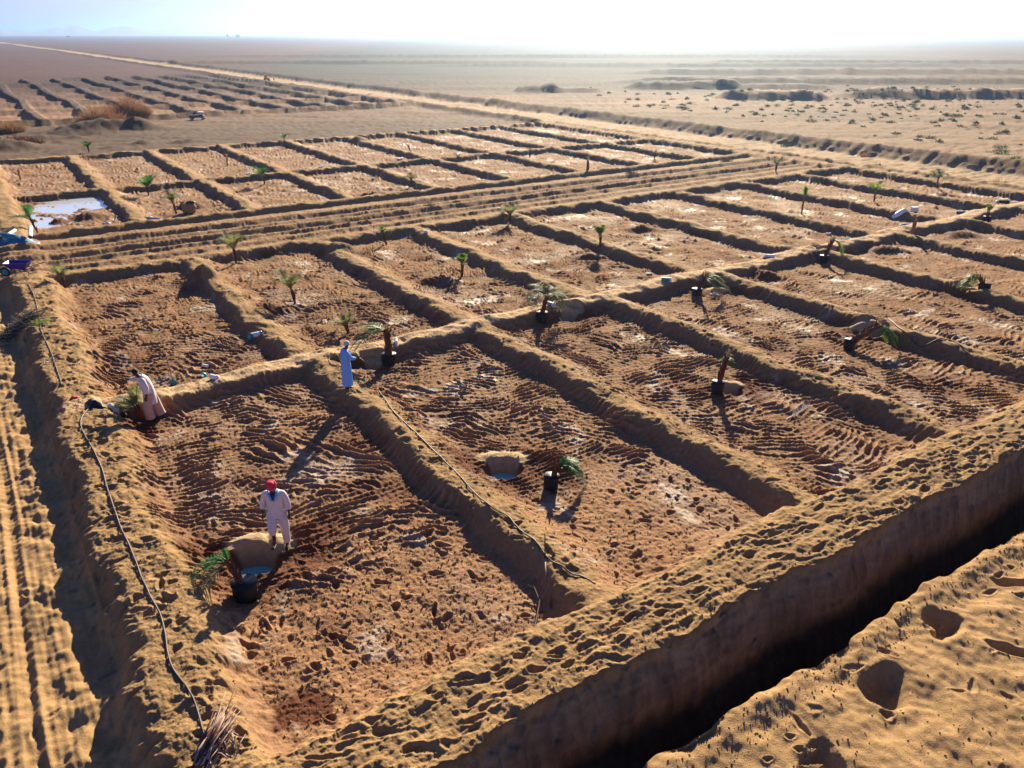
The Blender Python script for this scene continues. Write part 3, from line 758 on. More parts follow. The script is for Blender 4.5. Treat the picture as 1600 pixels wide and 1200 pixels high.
planted(1366, 314, 'planted palm with pale green crown just left of the white box', 7, 1.2, 'l', .8, (-.05, 0), 15, (-.3, 0), .9)
planted(1464, 294, 'planted palm with thin green crown against the roadside bank', 7, 1.3, 'o', .9, (-.05, 0), 16, (-.25, 0), .8)
planted(222, 658, 'leaning rust brown palm beside the bending man, dry fronds spread to the left', 5, .8, 'o', .5, (-.12, .1), 17, (-.6, .2), .8, .5, r=.07, extra=[(-1, .4, .25, 1.3, .2, 'd'), (-1, .1, .3, 1.2, .3, 'o'), (-.8, .7, .5, 1.2, .4, 'o'), (-1, -.2, .1, .9, .3, 'o')], stubs=18)
planted(1424, 374, 'bare brown palm stump on the footpath bank with no fronds', 0, .4, 'd', 1.25, (-.02, 0), 18, r=.1, pale=True, stubs=16)
planted(918, 270, 'dark brown palm stub in the hazy far plots', 3, .45, 'd', 1.2, (0, 0), 19, (0, 0), 1.5, r=.12)
planted(32, 281, 'pale palm stub at the far left bank', 2, .3, 'd', .8, (0, 0), 20, pale=True)
planted(139, 238, 'faint green palm just in front of the rear bank at upper left', 7, 1.2, 'g', .5, (0, 0), 21)
planted(643, 291, 'low broad palm on a red brown soil heap in the middle of the upper block', 6, .9, 'o', .5, (0, 0), 22)
planted(592, 276, 'small reddish palm stub in the bright upper middle plot', 3, .5, 'd', .5, (0, 0), 23)
planted(642, 237, 'small wilted palm low in a far plot under the rear bank', 4, .7, 'd', .5, (-.2, 0), 24, (-.4, 0))
planted(828, 246, 'small dark palm stub right of the centre in the far plots', 3, .6, 'd', .7, (0, 0), 25)
planted(1023, 248, 'faint palm stub in the farthest right plot of the upper block', 3, .5, 'd', .6, (0, 0), 26)
planted(1212, 268, 'hazy palm at the corner where the farm track meets the roadside bank', 6, 1.2, 'o', .5, (0, 0), 27)
planted(545, 520, 'olive palm standing just behind the footpath bank, above the man in pale blue', 6, .85, 'o', .3, (-.1, 0), 28, (-.4, 0), .6)


# ------------------------------------------------------------------ people
M_SKIN = simple('dark_skin', (.06, .028, .018), .55, .15, 6)
M_SKIN2 = simple('brown_skin', (.10, .045, .03), .55, .15, 6)
M_HAIR = simple('black_hair', (.008, .007, .008), .7, .3, 20, bump=.4)
M_EYE = simple('eye_white', (.6, .58, .55), .3, .05)
M_COTTON = simple('white_cotton', (.66, .66, .74), .85, .12, 5, bump=.5, bscale=9)
M_COTTON2 = simple('dusty_white_cotton', (.64, .56, .55), .85, .14, 5, bump=.5, bscale=9)
M_BLUE = simple('pale_blue_cotton', (.17, .40, .85), .8, .12, 4, bump=.4, bscale=9)
M_PINK = simple('dusty_pink_cotton', (.55, .33, .24), .85, .14, 5, bump=.5, bscale=9)
M_RED = simple('red_cloth', (.62, .03, .07), .75, .25, 9, bump=.5, bscale=22)
M_CHECK = simple('grey_patterned_cloth', (.45, .5, .58), .8, .55, 26, bump=.4)
M_SANDAL = simple('dark_sandal', (.03, .02, .018), .7, .2)

def hand(V, E_, key, wrist, d, side, open_=.3, fist=False):
    """palm with four fingers and a thumb; d = direction of the hand, side = towards the thumb"""
    d = Vector(d).normalized(); s = Vector(side).normalized(); w = Vector(wrist); nrm = d.cross(s)
    pc = w + d * .05; pe = w + d * .085
    V[key + 'p'] = (*pc, .024, .034); E_.append((key, key + 'p'))
    for i, (o, L) in enumerate(((.030, .060), (.010, .070), (-.010, .066), (-.030, .050))):
        a = pe + s * o; b_ = a + (d * (1 - .3 * open_) + nrm * .4 * open_) * L * .55; c = b_ + (d * (1 - .9 * open_) + nrm * open_) * L * .5
        for nm, q, r in (('a', a, .0105), ('b', b_, .0095), ('c', c, .008)): V[f'{key}f{i}{nm}'] = (*q, r, r)
        E_ += [(key + 'p', f'{key}f{i}a'), (f'{key}f{i}a', f'{key}f{i}b'), (f'{key}f{i}b', f'{key}f{i}c')]
    a = w + d * .03 + s * .035; b_ = a + (d + s * .7).normalized() * .035; c = b_ + (d + s * .2).normalized() * .03
    for nm, q, r in (('a', a, .013), ('b', b_, .011), ('c', c, .0095)): V[f'{key}t{nm}'] = (*q, r, r)
    E_ += [(key + 'p', key + 'ta'), (key + 'ta', key + 'tb'), (key + 'tb', key + 'tc')]

def face(root, hc, fwd, up, skin_m):
    fwd = Vector(fwd).normalized(); up = Vector(up).normalized(); rt = fwd.cross(up)
    for s in (-1, 1):
        b = MB(); b.ball(Vector(hc) + fwd * .088 + rt * s * .032 + up * .005, .013, 8, 6); b.build('eye', M_EYE, root)
        b = MB(); b.ball(Vector(hc) + rt * s * .082 - up * .01, (.014, .022, .032), 8, 6); b.build('ear', skin_m, root)

def person(loc, rz, label, J, head_dir, skin_m, build_clothes):
    root = empty('person', loc, label, 'person', None, rz)
    V = {}; E_ = []
    hd = Vector(head_dir[0]).normalized(); up = Vector(head_dir[1]).normalized()
    nk = Vector(J['neck']); hc = nk + up * .15
    V['pelvis'] = (*J['pelvis'], .13, .11); V['belly'] = (*J['belly'], .13, .10); V['chest'] = (*J['chest'], .15, .105)
    V['neck'] = (*nk, .058, .058)
    V['jaw'] = (*(nk + up * .07 + hd * .03), .06, .065); V['head'] = (*(hc + hd * .008), .085, .092); V['crown'] = (*(hc + up * .085 - hd * .01), .06, .07)
    V['nose'] = (*(hc + hd * .10 - up * .02), .014, .012); V['chin'] = (*(nk + up * .055 + hd * .075), .02, .02)
    E_ += [('pelvis', 'belly'), ('belly', 'chest'), ('chest', 'neck'), ('neck', 'jaw'), ('jaw', 'head'), ('head', 'crown'), ('head', 'nose'), ('jaw', 'chin')]
    for s in 'lr':
        V['sh' + s] = (*J['sh' + s], .062, .062); V['el' + s] = (*J['el' + s], .042, .042); V['wr' + s] = (*J['wr' + s], .028, .026)
        E_ += [('chest', 'sh' + s), ('sh' + s, 'el' + s), ('el' + s, 'wr' + s)]
        hand(V, E_, 'wr' + s, J['wr' + s], J['hd' + s][0], J['hd' + s][1], .35)
        V['hip' + s] = (*J['hip' + s], .095, .1); V['kn' + s] = (*J['kn' + s], .062, .062); V['an' + s] = (*J['an' + s], .038, .04)
        f = Vector(J['an' + s]); t = Vector(J['toe' + s]); h = f - (t - f) * .28; h.z = min(f.z, t.z + (f.z - t.z) * .35)
        V['ft' + s] = (*(f.lerp(t, .6) + Vector((0, 0, -.012))), .042, .03); V['toe' + s] = (*t, .038, .018); V['heel' + s] = (*h, .032, .03)
        mid = Vector(J['kn' + s]).lerp(f, .38)
        V['calf' + s] = (*mid, .056, .06)
        E_ += [('pelvis', 'hip' + s), ('hip' + s, 'kn' + s), ('kn' + s, 'calf' + s), ('calf' + s, 'an' + s), ('an' + s, 'ft' + s), ('ft' + s, 'toe' + s), ('an' + s, 'heel' + s)]
    skin('body', V, E_, skin_m, root)
    face(root, hc, hd, up, skin_m)
    build_clothes(root, J, hc, hd, up, nk)
    for s in 'lr':
        b = MB(); a = Vector(J['an' + s]); t = Vector(J['toe' + s]); z = t.z - .022
        d = (t - a); d.z = 0; d.normalize(); r_ = Vector((-d.y, d.x, 0)); c0 = Vector((a.x, a.y, z)) - d * .07
        b.tube([c0, c0 + d * .05, c0 + d * .16, c0 + d * .25, c0 + d * .29], [.012, .036, .04, .045, .02], 10, ry=[.01] * 5)
        b.build('sandal', M_SANDAL, root)
    return root

def sleeves(root, J, m, tip=.55, r=(.085, .075, .07)):
    for s in 'lr':
        sh, el, wr = (Vector(J[k + s]) for k in ('sh', 'el', 'wr'))
        b = MB(); inn = sh + (Vector(J['chest']) - sh) * .35 + Vector((0, 0, .02))
        e2 = el.lerp(wr, tip)
        b.tube([inn, sh, sh.lerp(el, .5), el, e2], [r[0] * .7, r[0] * .85, r[0] * .8, r[1] * .9, r[2] * .85], 12, caps=False, jit=.04)
        b.build('sleeve', m, root, subs=1)
def torso_garment(root, name, secs, m, jit=.05, n=18):
    """secs: (x, y, z, half width, half depth)"""
    b = MB(); rr = []
    for (x, y, z, rx, ry) in secs:
        i0 = len(b.v)
        for k in range(n):
            t = 2 * math.pi * k / n; j = 1 + rnd.uniform(-jit, jit) + .05 * math.sin(6 * t + z * 4)
            b.v.append(Vector((x + rx * j * math.cos(t), y + ry * j * math.sin(t), z)))
        rr.append((i0, n))
    for i in range(len(rr) - 1):
        a, c = rr[i][0], rr[i + 1][0]
        for k in range(n): b.f.append((a + (k + 1) % n, a + k, c + k, c + (k + 1) % n))
    return b.build(name, m, root, subs=1)

# --- man in a red turban walking towards the camera
def clothes_red(root, J, hc, hd, up, nk):
    torso_garment(root, 'tunic', [(0, -.05, 1.475, .075, .07), (0, -.045, 1.45, .15, .09), (0, -.04, 1.38, .205, .125), (0, -.03, 1.25, .205, .14), (.0, -.02, 1.1, .19, .14), (0, -.01, .95, .2, .15), (0, -.01, .86, .215, .165), (.01, -.01, .82, .22, .17)], M_COTTON2)
    sleeves(root, J, M_COTTON2, .62, (.09, .08, .072))
    b = MB(); c = Vector((0, -.135, 1.36))                          # open blue collar and dark chest
    b.tube([(-.1, -.09, 1.485), (-.085, -.155, 1.42), (-.03, -.185, 1.28), (.03, -.185, 1.28), (.085, -.155, 1.42), (.1, -.09, 1.485)], [.022, .03, .022, .022, .03, .022], 8, ry=[.035] * 6)
    b.build('collar', M_BLUE, root)
    b = MB(); b.tube([(0, -.13, 1.44), (0, -.165, 1.36), (0, -.178, 1.29)], [.055, .045, .015], 10, ry=[.018] * 3); b.build('neckline', M_SKIN, root)
    for s, low in (('r', .98), ('l', .93)):
        hip, kn, an = (Vector(J[k + s]) for k in ('hip', 'kn', 'an')); b = MB()
        pts = [hip + Vector((0, 0, .08)), hip, hip.lerp(kn, .5), kn] + ([kn.lerp(an, .22)] if s == 'r' else [kn.lerp(an, .5), kn.lerp(an, .88)])
        rad = [.13, .13, .115, .098] + ([.085] if s == 'r' else [.085, .078])
        b.tube(pts, rad, 12, caps=False, jit=.05); b.build('trouser_leg', M_COTTON2, root, subs=1)
    b = MB()                                                        # turban: crossed coils
    cz = hc + up * .06
    for k in range(7):
        a = k * .5; ax = (up + Vector((math.cos(a * 2.1), math.sin(a * 2.1), 0)) * .33).normalized(); e1 = ax.cross(Vector((.3, 1, .1))).normalized(); e2 = ax.cross(e1)
        R_ = .098 - .006 * abs(k - 3); pts = [cz + up * (.012 * (k - 3)) + e1 * R_ * math.cos(q * math.pi / 8) + e2 * R_ * 1.08 * math.sin(q * math.pi / 8) for q in range(17)]
        b.tube(pts, .027, 7, caps=False, jit=.12)
    b.ball(cz + up * .04, (.09, .1, .075), 12, 8, .05)
    b.build('turban', M_RED, root, subs=1)
J1 = dict(pelvis=(0, 0, .93), belly=(0, -.02, 1.1), chest=(0, -.04, 1.32), neck=(0, -.07, 1.47),
          shl=(.175, -.04, 1.40), ell=(.255, -.03, 1.14), wrl=(.275, -.10, .90), shr=(-.175, -.04, 1.40), elr=(-.265, .0, 1.15), wrr=(-.285, -.07, .92),
          hdl=((.05, -.2, -1), (-.5, -1, .1)), hdr=((-.05, -.25, -1), (.5, -1, .1)),
          hipl=(.10, 0, .90), knl=(.125, -.03, .48), anl=(.13, .02, .075), toel=(.14, -.14, .03),
          hipr=(-.10, -.01, .90), knr=(-.10, -.22, .55), anr=(-.14, .02, .19), toer=(-.15, -.10, .06))
p = G(440, 850); p.z = max(p.z, .02)
person(p, R(4), 'man in a red turban and white shirt walking with head bowed across the nearest plot', J1, ((0, -.75, -.5), (0, -.45, .8)), M_SKIN, clothes_red)

# --- man in pale blue, back half turned, holding something in front of him
def clothes_blue(root, J, hc, hd, up, nk):
    torso_garment(root, 'robe', [(0, .0, 1.44, .075, .07), (0, .01, 1.42, .15, .095), (0, .015, 1.35, .2, .13), (0, .01, 1.2, .205, .15), (0, 0, 1.0, .2, .15), (0, 0, .8, .215, .165), (0, 0, .55, .225, .175), (0, 0, .3, .215, .175), (0, 0, .12, .235, .19)], M_BLUE, .07)
    sleeves(root, J, M_BLUE, .7, (.09, .085, .075))
    b = MB(); b.ball(hc + up * .05, (.1, .105, .085), 14, 9, .02)
    b.tube([hc + up * .03 + Vector((math.cos(q * .524) * .1, math.sin(q * .524) * .105, 0)) for q in range(13)], .022, 7, caps=False); b.build('cap', M_CHECK, root, subs=1)
J2 = dict(pelvis=(0, 0, .9), belly=(0, .0, 1.05), chest=(0, .01, 1.27), neck=(0, -.03, 1.42),
          shl=(.17, .0, 1.36), ell=(.23, -.1, 1.12), wrl=(.14, -.32, 1.1), shr=(-.17, .0, 1.36), elr=(-.23, -.12, 1.12), wrr=(-.12, -.34, 1.06),
          hdl=((-.2, -1, .1), (-.3, 0, 1)), hdr=((.2, -1, .1), (.3, 0, 1)),
          hipl=(.09, 0, .87), knl=(.1, -.02, .47), anl=(.1, .0, .08), toel=(.12, -.15, .03), hipr=(-.09, 0, .87), knr=(-.1, -.02, .47), anr=(-.1, .02, .08), toer=(-.12, -.13, .03))
p = G(544, 607)
person(p, R(118), 'man in a long pale blue robe and patterned cap standing on the bank', J2, ((0, -.9, -.35), (0, -.3, .95)), M_SKIN2, clothes_blue).scale = (.9, .9, .9)

# --- man bending forward, arm stretched out to the left
def clothes_bend(root, J, hc, hd, up, nk):
    b = MB()
    b.tube([Vector(J['neck']) + Vector((.0, 0, .0)), Vector(J['neck']).lerp(Vector(J['chest']), .35), J['chest'], J['belly'], J['pelvis'], Vector(J['pelvis']) + Vector((0, 0, -.2)), Vector(J['pelvis']) + Vector((.0, 0, -.32))],
           [.08, .13, .165, .165, .175, .19, .2], 16, caps=False, jit=.05, ry=[.08, .15, .2, .2, .2, .21, .22])
    b.build('shirt', M_COTTON2, root, subs=1); sleeves(root, J, M_COTTON2, .55, (.09, .075, .065))
    for s in 'lr':
        hip, kn, an = (Vector(J[k + s]) for k in ('hip', 'kn', 'an')); b = MB()
        b.tube([hip + Vector((0, 0, .05)), hip, hip.lerp(kn, .6), kn, kn.lerp(an, .5), kn.lerp(an, .92)], [.13, .14, .145, .14, .14, .15], 12, caps=False, jit=.06); b.build('trouser_leg', M_PINK, root, subs=1)
    b = MB(); b.ball(hc + up * .035 - hd * .012, (.094, .1, .088), 14, 9, .04); b.build('hair', M_HAIR, root, subs=1)
J3 = dict(pelvis=(.06, 0, .87), belly=(.04, 0, 1.05), chest=(-.01, -.02, 1.26), neck=(-.09, -.05, 1.42),
          shl=(.03, -.2, 1.35), ell=(.15, -.3, 1.12), wrl=(.08, -.3, .86), shr=(-.06, .16, 1.35), elr=(-.30, .1, 1.27), wrr=(-.55, .08, 1.26),
          hdl=((-.2, -.1, -1), (-1, 0, 0)), hdr=((-1, 0, -.1), (0, -.5, 1)),
          hipl=(.08, -.1, .83), knl=(.0, -.16, .45), anl=(.03, -.14, .08), toel=(-.13, -.17, .03), hipr=(.08, .1, .83), knr=(.17, .1, .45), anr=(.25, .1, .1), toer=(.11, .1, .03))
p = G(238, 655)
person(p, R(4), 'black haired man in a white shirt bending forward with one arm stretched left', J3, ((-.75, -.15, -.6), (-.6, 0, .75)), M_SKIN, clothes_bend)

# ------------------------------------------------------------------ wheelbarrow
def wheelbarrow():
    p = G(33, 431)
    r = empty('wheelbarrow', p, 'dark blue wheelbarrow standing on the bank corner at the left edge', 'wheelbarrow', None, R(8))
    M_TRAY = simple('blue_painted_steel', (.03, .015, .22), .5, .3, 6)
    b = MB(); n = 4; top = [(-.52, -.34, .66), (.5, -.3, .62), (.5, .3, .62), (-.52, .34, .66)]; bot = [(-.3, -.2, .36), (.3, -.18, .34), (.3, .18, .34), (-.3, .2, .36)]
    T = [Vector(q) for q in top]; B_ = [Vector(q) for q in bot]; inn = [q * .0 + Vector((q.x * .95, q.y * .93, q.z)) for q in T]; bi = [Vector((q.x * .93, q.y * .9, q.z + .015)) for q in B_]
    b.v = T + B_ + inn + bi
    for k in range(4):
        k2 = (k + 1) % 4; b.f += [(k, 4 + k, 4 + k2, k2), (8 + k2, 12 + k2, 12 + k, 8 + k), (k, k2, 8 + k2, 8 + k)]
    b.f += [(7, 6, 5, 4), (12, 13, 14, 15)]
    b.build('tray', M_TRAY, r, smooth=False)
    b = MB()
    for s in (-1, 1):
        b.tube([(-.62, s * .06, .2), (-.2, s * .19, .32), (.4, s * .24, .34), (.85, s * .28, .48), (.98, s * .28, .5)], .018, 8)
    b.build('frame', M_PIPE, r)
    b = MB()
    for s in (-1, 1): b.tube([(.05, s * .2, .33), (.22, s * .22, .1), (.3, s * .22, .02), (.42, s * .22, .03), (.46, s * .22, .2), (.42, s * .23, .34)], .014, 8)
    b.build('leg', M_PIPE, r)
    for s in (-1, 1):
        b = MB(); b.tube([(.86, s * .28, .485), (1.0, s * .28, .505)], .024, 10); b.build('grip', M_BLACK, r)
    b = MB(); b.tube([(-.6 + .17 * math.cos(q * math.pi / 12), 0, .2 + .17 * math.sin(q * math.pi / 12)) for q in range(25)], .045, 8, caps=False); w = b.build('wheel', M_BLACK, r)
    b = MB(); b.tube([(-.6, -.05, .2), (-.6, .05, .2)], .13, 16); b.build('rim', M_TEAL, w)
wheelbarrow()

# ------------------------------------------------------------------ hoses
def hose(pix, label, rad=.022, name='hose', mat=None, lift=.02):
    P = [G(*q) for q in pix]; pts = []
    for i in range(len(P) - 1):
        p0 = P[max(i - 1, 0)]; p1 = P[i]; p2 = P[i + 1]; p3 = P[min(i + 2, len(P) - 1)]
        for k in range(8):
            t = k / 8; q = .5 * ((2 * p1) + (p2 - p0) * t + (2 * p0 - 5 * p1 + 4 * p2 - p3) * t * t + (3 * p1 - p0 - 3 * p2 + p3) * t ** 3)
            pts.append(q)
    pts.append(P[-1])
    zs = [gz(q.x, q.y) for q in pts]
    out = []
    for i, q in enumerate(pts):
        z = max(zs[max(0, i - 1):i + 2]) * .6 + sum(zs[max(0, i - 3):i + 4]) / len(zs[max(0, i - 3):i + 4]) * .4
        out.append(Vector((q.x, q.y, max(z, zs[i]) + rad * .6 + lift * .3)))
    b = MB(); o0 = out[0]; b.tube(out, rad, 7)
    o = b.build(name, mat or M_PIPE, None, offset=o0); o.location = o0
    return tag(o, label, 'hose')
hose([(150, 634), (136, 642), (127, 655), (128, 672), (138, 690), (150, 712), (160, 735), (168, 765), (180, 800), (190, 828), (203, 855), (213, 880), (222, 905), (236, 935), (250, 960), (258, 990), (262, 1020), (270, 1045), (288, 1070), (303, 1095), (314, 1130), (322, 1165), (330, 1200)],
     'long dark hose running down the west bank of the nearest plot to the bottom edge', .019)
hose([(44, 444), (54, 465), (60, 490), (64, 515), (70, 530), (80, 552), (88, 575), (97, 603)], 'shorter hose lying on the west bank below the wheelbarrow', .017)
hose([(592, 612), (612, 640), (640, 668), (668, 695), (700, 728), (735, 765), (765, 790), (790, 806), (812, 828), (840, 850), (856, 872), (880, 888), (905, 901), (930, 913)], 'dark hose along the crest of the bank between the first two near plots', .017)
hose([(1384, 508), (1410, 516), (1445, 530), (1480, 540), (1515, 552)], 'thin dark hose on the bank above the toppled palm', .02)
hose([(516, 560), (526, 553), (534, 561), (530, 572), (518, 570), (514, 560), (524, 556)], 'loose coil of pale hose on the bank left of the man in pale blue', .018, 'hose', M_DRY)

# ------------------------------------------------------------------ pipe outlets poking through the banks
def pipe_stub(px, py, label, ang, L=.32, rad=.075, mat=M_PVC, elbow=False, cap=None, dz=.05):
    p = G(px, py); p.z += dz
    r = empty('water_pipe', p, label, 'pipe', 'short pipe outlets along the banks', R(ang))
    b = MB(); b.tube([(-L / 2, 0, 0), (L / 2, 0, .02)], rad, 14, caps=False); b.tube([(L / 2, 0, .02), (-L / 2, 0, 0)], rad * .82, 14, caps=False); b.build('tube', mat, r)
    b = MB(); b.tube([(L / 2 - .05, 0, .018), (L / 2 + .02, 0, .02)], rad * 1.12, 14); b.build('collar', cap or mat, r)
    if elbow:
        b = MB(); b.tube([(-L / 2, 0, 0), (-L / 2 - .08, 0, .02), (-L / 2 - .12, 0, -.06), (-L / 2 - .12, 0, -.14)], rad * .9, 12); b.build('elbow', cap or mat, r)
for a in [(402, 521, 'fat white pipe end at the foot of the first divider behind the footpath', 20, .3, .1, M_WHITE, True, M_TEAL),
          (335, 592, 'white pipe outlet in the shaded bank right of the bending man', -30, .32, .08, M_PVC, False, None), (317, 591, 'small teal pipe outlet beside a white one in the shaded bank', 80, .2, .08, M_TEAL, False, None),
          (321, 574, 'small white pipe end on top of the footpath behind the bending man', -35, .28, .05, M_PVC, False, None), (619, 534, 'curved white pipe hook right of the tall potted palm', 100, .16, .06, M_WHITE, True, None),
          (1041, 438, 'teal pipe outlet in the bank left of the leaning palm', -15, .42, .085, M_TEAL, False, M_WHITE), (1014, 430, 'tiny green pipe end behind the footpath left of the teal outlet', -15, .25, .05, M_TEAL, False, None),
          (861, 481, 'teal pipe outlet with white end right of the wide crowned palm', -50, .32, .085, M_TEAL, False, M_WHITE), (834, 467, 'white pipe elbow on the footpath left of the wide crowned palm', -30, .3, .06, M_WHITE, True, None),
          (1204, 402, 'white pipe elbow in the bank midway between two potted palms', -20, .35, .08, M_WHITE, True, None), (1294, 367, 'small white pipe end behind the footpath above the curling palm', 10, .25, .06, M_WHITE, False, None),
          (1322, 376, 'teal pipe outlet right of the yellow green curling palm', -10, .5, .1, M_TEAL, False, None), (1415, 354, 'blue green pipe outlet beside the bare stump', 10, .45, .1, M_TEAL, True, M_WHITE),
          (1503, 334, 'teal and white pipe outlet left of the farthest right potted palm', -5, .6, .11, M_TEAL, False, M_WHITE), (1568, 317, 'large dark pipe outlet with white rim at the right edge', -5, .7, .13, M_BLACK, True, M_WHITE),
          (665, 364, 'small white pipe end by the back bank near the slender palm', 0, .22, .07, M_WHITE, False, None), (101, 302, 'white pipe outlet in the bank above the puddle', 80, .4, .09, M_WHITE, False, None),
          (257, 291, 'white pipe outlet in the middle bank right of the bushy palm', 60, .4, .1, M_WHITE, False, None), (388, 273, 'small white pipe end in the middle bank left of centre', 60, .35, .09, M_WHITE, False, None),
          (625, 250, 'tiny white pipe end in the hazy middle bank', 60, .45, .12, M_WHITE, False, None), (501, 262, 'faint white pipe end in the middle bank, second from the hazy light streak', 60, .35, .09, M_WHITE, False, None),
          (716, 243, 'pale pipe end in the middle bank far back', 60, .45, .1, M_WHITE, False, None), (802, 237, 'grey pipe end in the middle bank farthest back', 60, .5, .12, M_WHITE, False, None)]:
    pipe_stub(a[0], a[1], a[2], *a[3:6], mat=a[6], elbow=a[7], cap=a[8])

# ------------------------------------------------------------------ loose things
def cloth(name, px, py, label, cat, w, d, h, mat, rz=0, dz=.02, n=16, folds=1.0, seed=0, stripe=None):
    p = G(px, py); r_ = np.random.RandomState(seed); b = MB(); cx_, sx_ = math.cos(R(rz)), math.sin(R(rz))
    for j in range(n + 1):
        for i in range(n + 1):
            s = i / n * 2 - 1; t = j / n * 2 - 1; k = 1 - .25 * abs(math.sin(3 * s + 2 * t + seed))
            x = s * w / 2 * (1 - .25 * t * t * (i % 3) / 2) ; y = t * d / 2 * (1 - .3 * s * s) * k
            X = x * cx_ - y * sx_; Y = x * sx_ + y * cx_
            f = float(perlin(np.array([x * 4 + seed]), np.array([y * 4]), 7)[0]); g = float(perlin(np.array([x * 9 + seed]), np.array([y * 9]), 8)[0])
            z = gz(p.x + X, p.y + Y) - p.z + h * max(0, (1 - s * s) * (1 - t * t)) + folds * (.06 * f + .03 * g) * (1 - .5 * abs(s)) + dz
            b.v.append(Vector((X, Y, z)))
    for j in range(n):
        for i in range(n): a = j * (n + 1) + i; b.f.append((a, a + 1, a + n + 2, a + n + 1))
    o = b.build(name, mat, None); o.location = p
    so = o.modifiers.new('thick', 'SOLIDIFY'); so.thickness = .012
    return tag(o, label, cat)
cloth('jacket', 150, 634, 'black jacket dropped over the bank corner left of the bending man', 'jacket', .75, .45, .16, M_BLACK, -35, seed=1)
M_BW = simple('white_and_black_cloth', (.6, .6, .62), .8, .1)
cloth('bundle', 180, 643, 'white striped black bundle lying between the jacket and the dry palm fronds', 'bundle', .5, .22, .12, M_BW, -25, seed=4)
cloth('bundle', 192, 646, 'small dark teal bundle against the base of the dry palm fronds', 'bundle', .35, .25, .14, M_BLACK, -15, seed=9)
cloth('scarf', 117, 622, 'small crimson cloth at the end of the jacket', 'scarf', .25, .2, .05, M_RED, 10, seed=2)
cloth('tarpaulin', 12, 374, 'crumpled blue tarpaulin at the left edge beyond the wheelbarrow', 'tarpaulin', 3.0, 1.3, .45, simple('blue_tarp', (.02, .14, .25), .5, .4, 3), 12, seed=3, n=22)
cloth('plastic_sheet', 248, 344, 'torn white and blue plastic sheet on the bank near the black bag', 'plastic sheet', 1.7, .5, .12, simple('white_blue_plastic', (.5, .66, .72), .5, .4, 5), -28, seed=5)
cloth('plastic_bag', 1406, 342, 'crumpled white plastic bag on the footpath near the white box', 'plastic bag', 1.0, .45, .15, M_WHITE, 0, seed=6)
cloth('plastic_bag', 1118, 460, 'pale plastic scraps under the fronds of the leaning palm', 'plastic bag', .4, .3, .05, M_WHITE, 0, seed=7)
cloth('plastic_bag', 167, 350, 'white rag with a dark knot lying beside the puddle', 'rag', .5, .35, .1, M_WHITE, 0, seed=12)
def white_box():
    p = G(1428, 332); b = MB(); b.box((0, 0, .2), (.6, .4, .42), Matrix.Rotation(.2, 3, 'Z')); r = empty('plastic_crate', p, 'white plastic box standing in a plot behind the footpath at right', 'box'); r.scale = (.65, .65, .65)
    b.build('box_body', M_WHITE, r, smooth=False); b = MB(); b.box((0, 0, .435), (.64, .44, .045), Matrix.Rotation(.2, 3, 'Z')); b.build('lid', M_PVC, r, smooth=False)
white_box()
def black_bag():
    p = G(296, 330); r = empty('sack', p, 'squat brown sack with a black top beside a planted palm near the farm track', 'sack', None, .2)
    b = MB(); b.tube([(0, 0, -.05), (0, 0, .05), (0, 0, .3), (0, 0, .5), (0, 0, .55)], [.35, .42, .45, .4, .25], 14, jit=.08); b.build('sack_body', M_FIBRE2, r)
    b = MB(); b.ball((.15, 0, .58), (.32, .2, .1), 12, 7, .12); b.build('top', M_BLACK, r)
black_bag()
for (a, b_, lab) in (((14, 372), (25, 367), 'thick white pipe length lying on the blue tarpaulin'), ((50, 381), (52, 372), 'white pipe length right of the blue tarpaulin'), ((-4, 384), (4, 380), 'white pipe end at the very left edge below the tarpaulin')):
    A, B_ = G(*a), G(*b_); A.z += .3; B_.z = A.z + .05
    b = MB(); o0 = A.copy(); b.tube([A, B_], .1, 14, caps=False); b.tube([B_, A], .085, 14, caps=False); o = b.build('pipe_length', M_PVC, None, offset=o0); o.location = o0; tag(o, lab, 'pipe', 'white pipe lengths by the tarpaulin')
def shovel():
    p = G(271, 600); r = empty('shovel', p, 'shovel stuck upright in the footpath bank behind the bending man', 'shovel', None, .2)
    b = MB(); b.tube([(0, 0, .1), (-.04, .05, .6), (-.1, .12, 1.15)], .018, 8); b.build('handle', M_TWIG, r)
    b = MB(); b.tube([(.0, 0, .2), (.02, -.01, .1), (.02, -.01, .0), (.02, -.01, -.1)], [.05, .12, .13, .05], 10, ry=[.02] * 4); b.build('blade', M_TEAL, r)
shovel()
# sticks
def stick(pix, hs, label, rad=.018, mat=None, branches=0, name='stick', cat='stick', group=None):
    P = []
    for (q, h) in zip(pix, hs):
        g = G(*q); P.append(g + Vector((0, 0, h)))
    o0 = P[0].copy(); b = MB(); b.tube(P, [rad * (1 - .6 * k / (len(P) - 1)) for k in range(len(P))], 7, jit=.15)
    for k in range(branches):
        i = rnd.randrange(len(P) - 1); q = P[i].lerp(P[i + 1], rnd.random()); d = Vector((rnd.uniform(-1, 1), rnd.uniform(-1, 1), rnd.uniform(0, .7))); L = rnd.uniform(.1, .35)
        b.tube([q, q + d.normalized() * L * .6, q + d.normalized() * L + Vector((rnd.uniform(-.05, .05), rnd.uniform(-.05, .05), -.03))], [rad * .5, rad * .35, rad * .15], 5)
    o = b.build(name, mat or M_TWIG, None, offset=o0); o.location = o0
    return tag(o, label, cat, group)
g = G(852, 872); o0 = g
b = MB(); b.tube([(0, 0, -.1), (-.01, .02, .3), (-.02, 0, .62)], [.016, .014, .01], 7, jit=.1); o = b.build('stake', M_DTWIG, None); o.location = g; tag(o, 'thin upright stake beside the hose on the bank between the first two plots', 'stake')
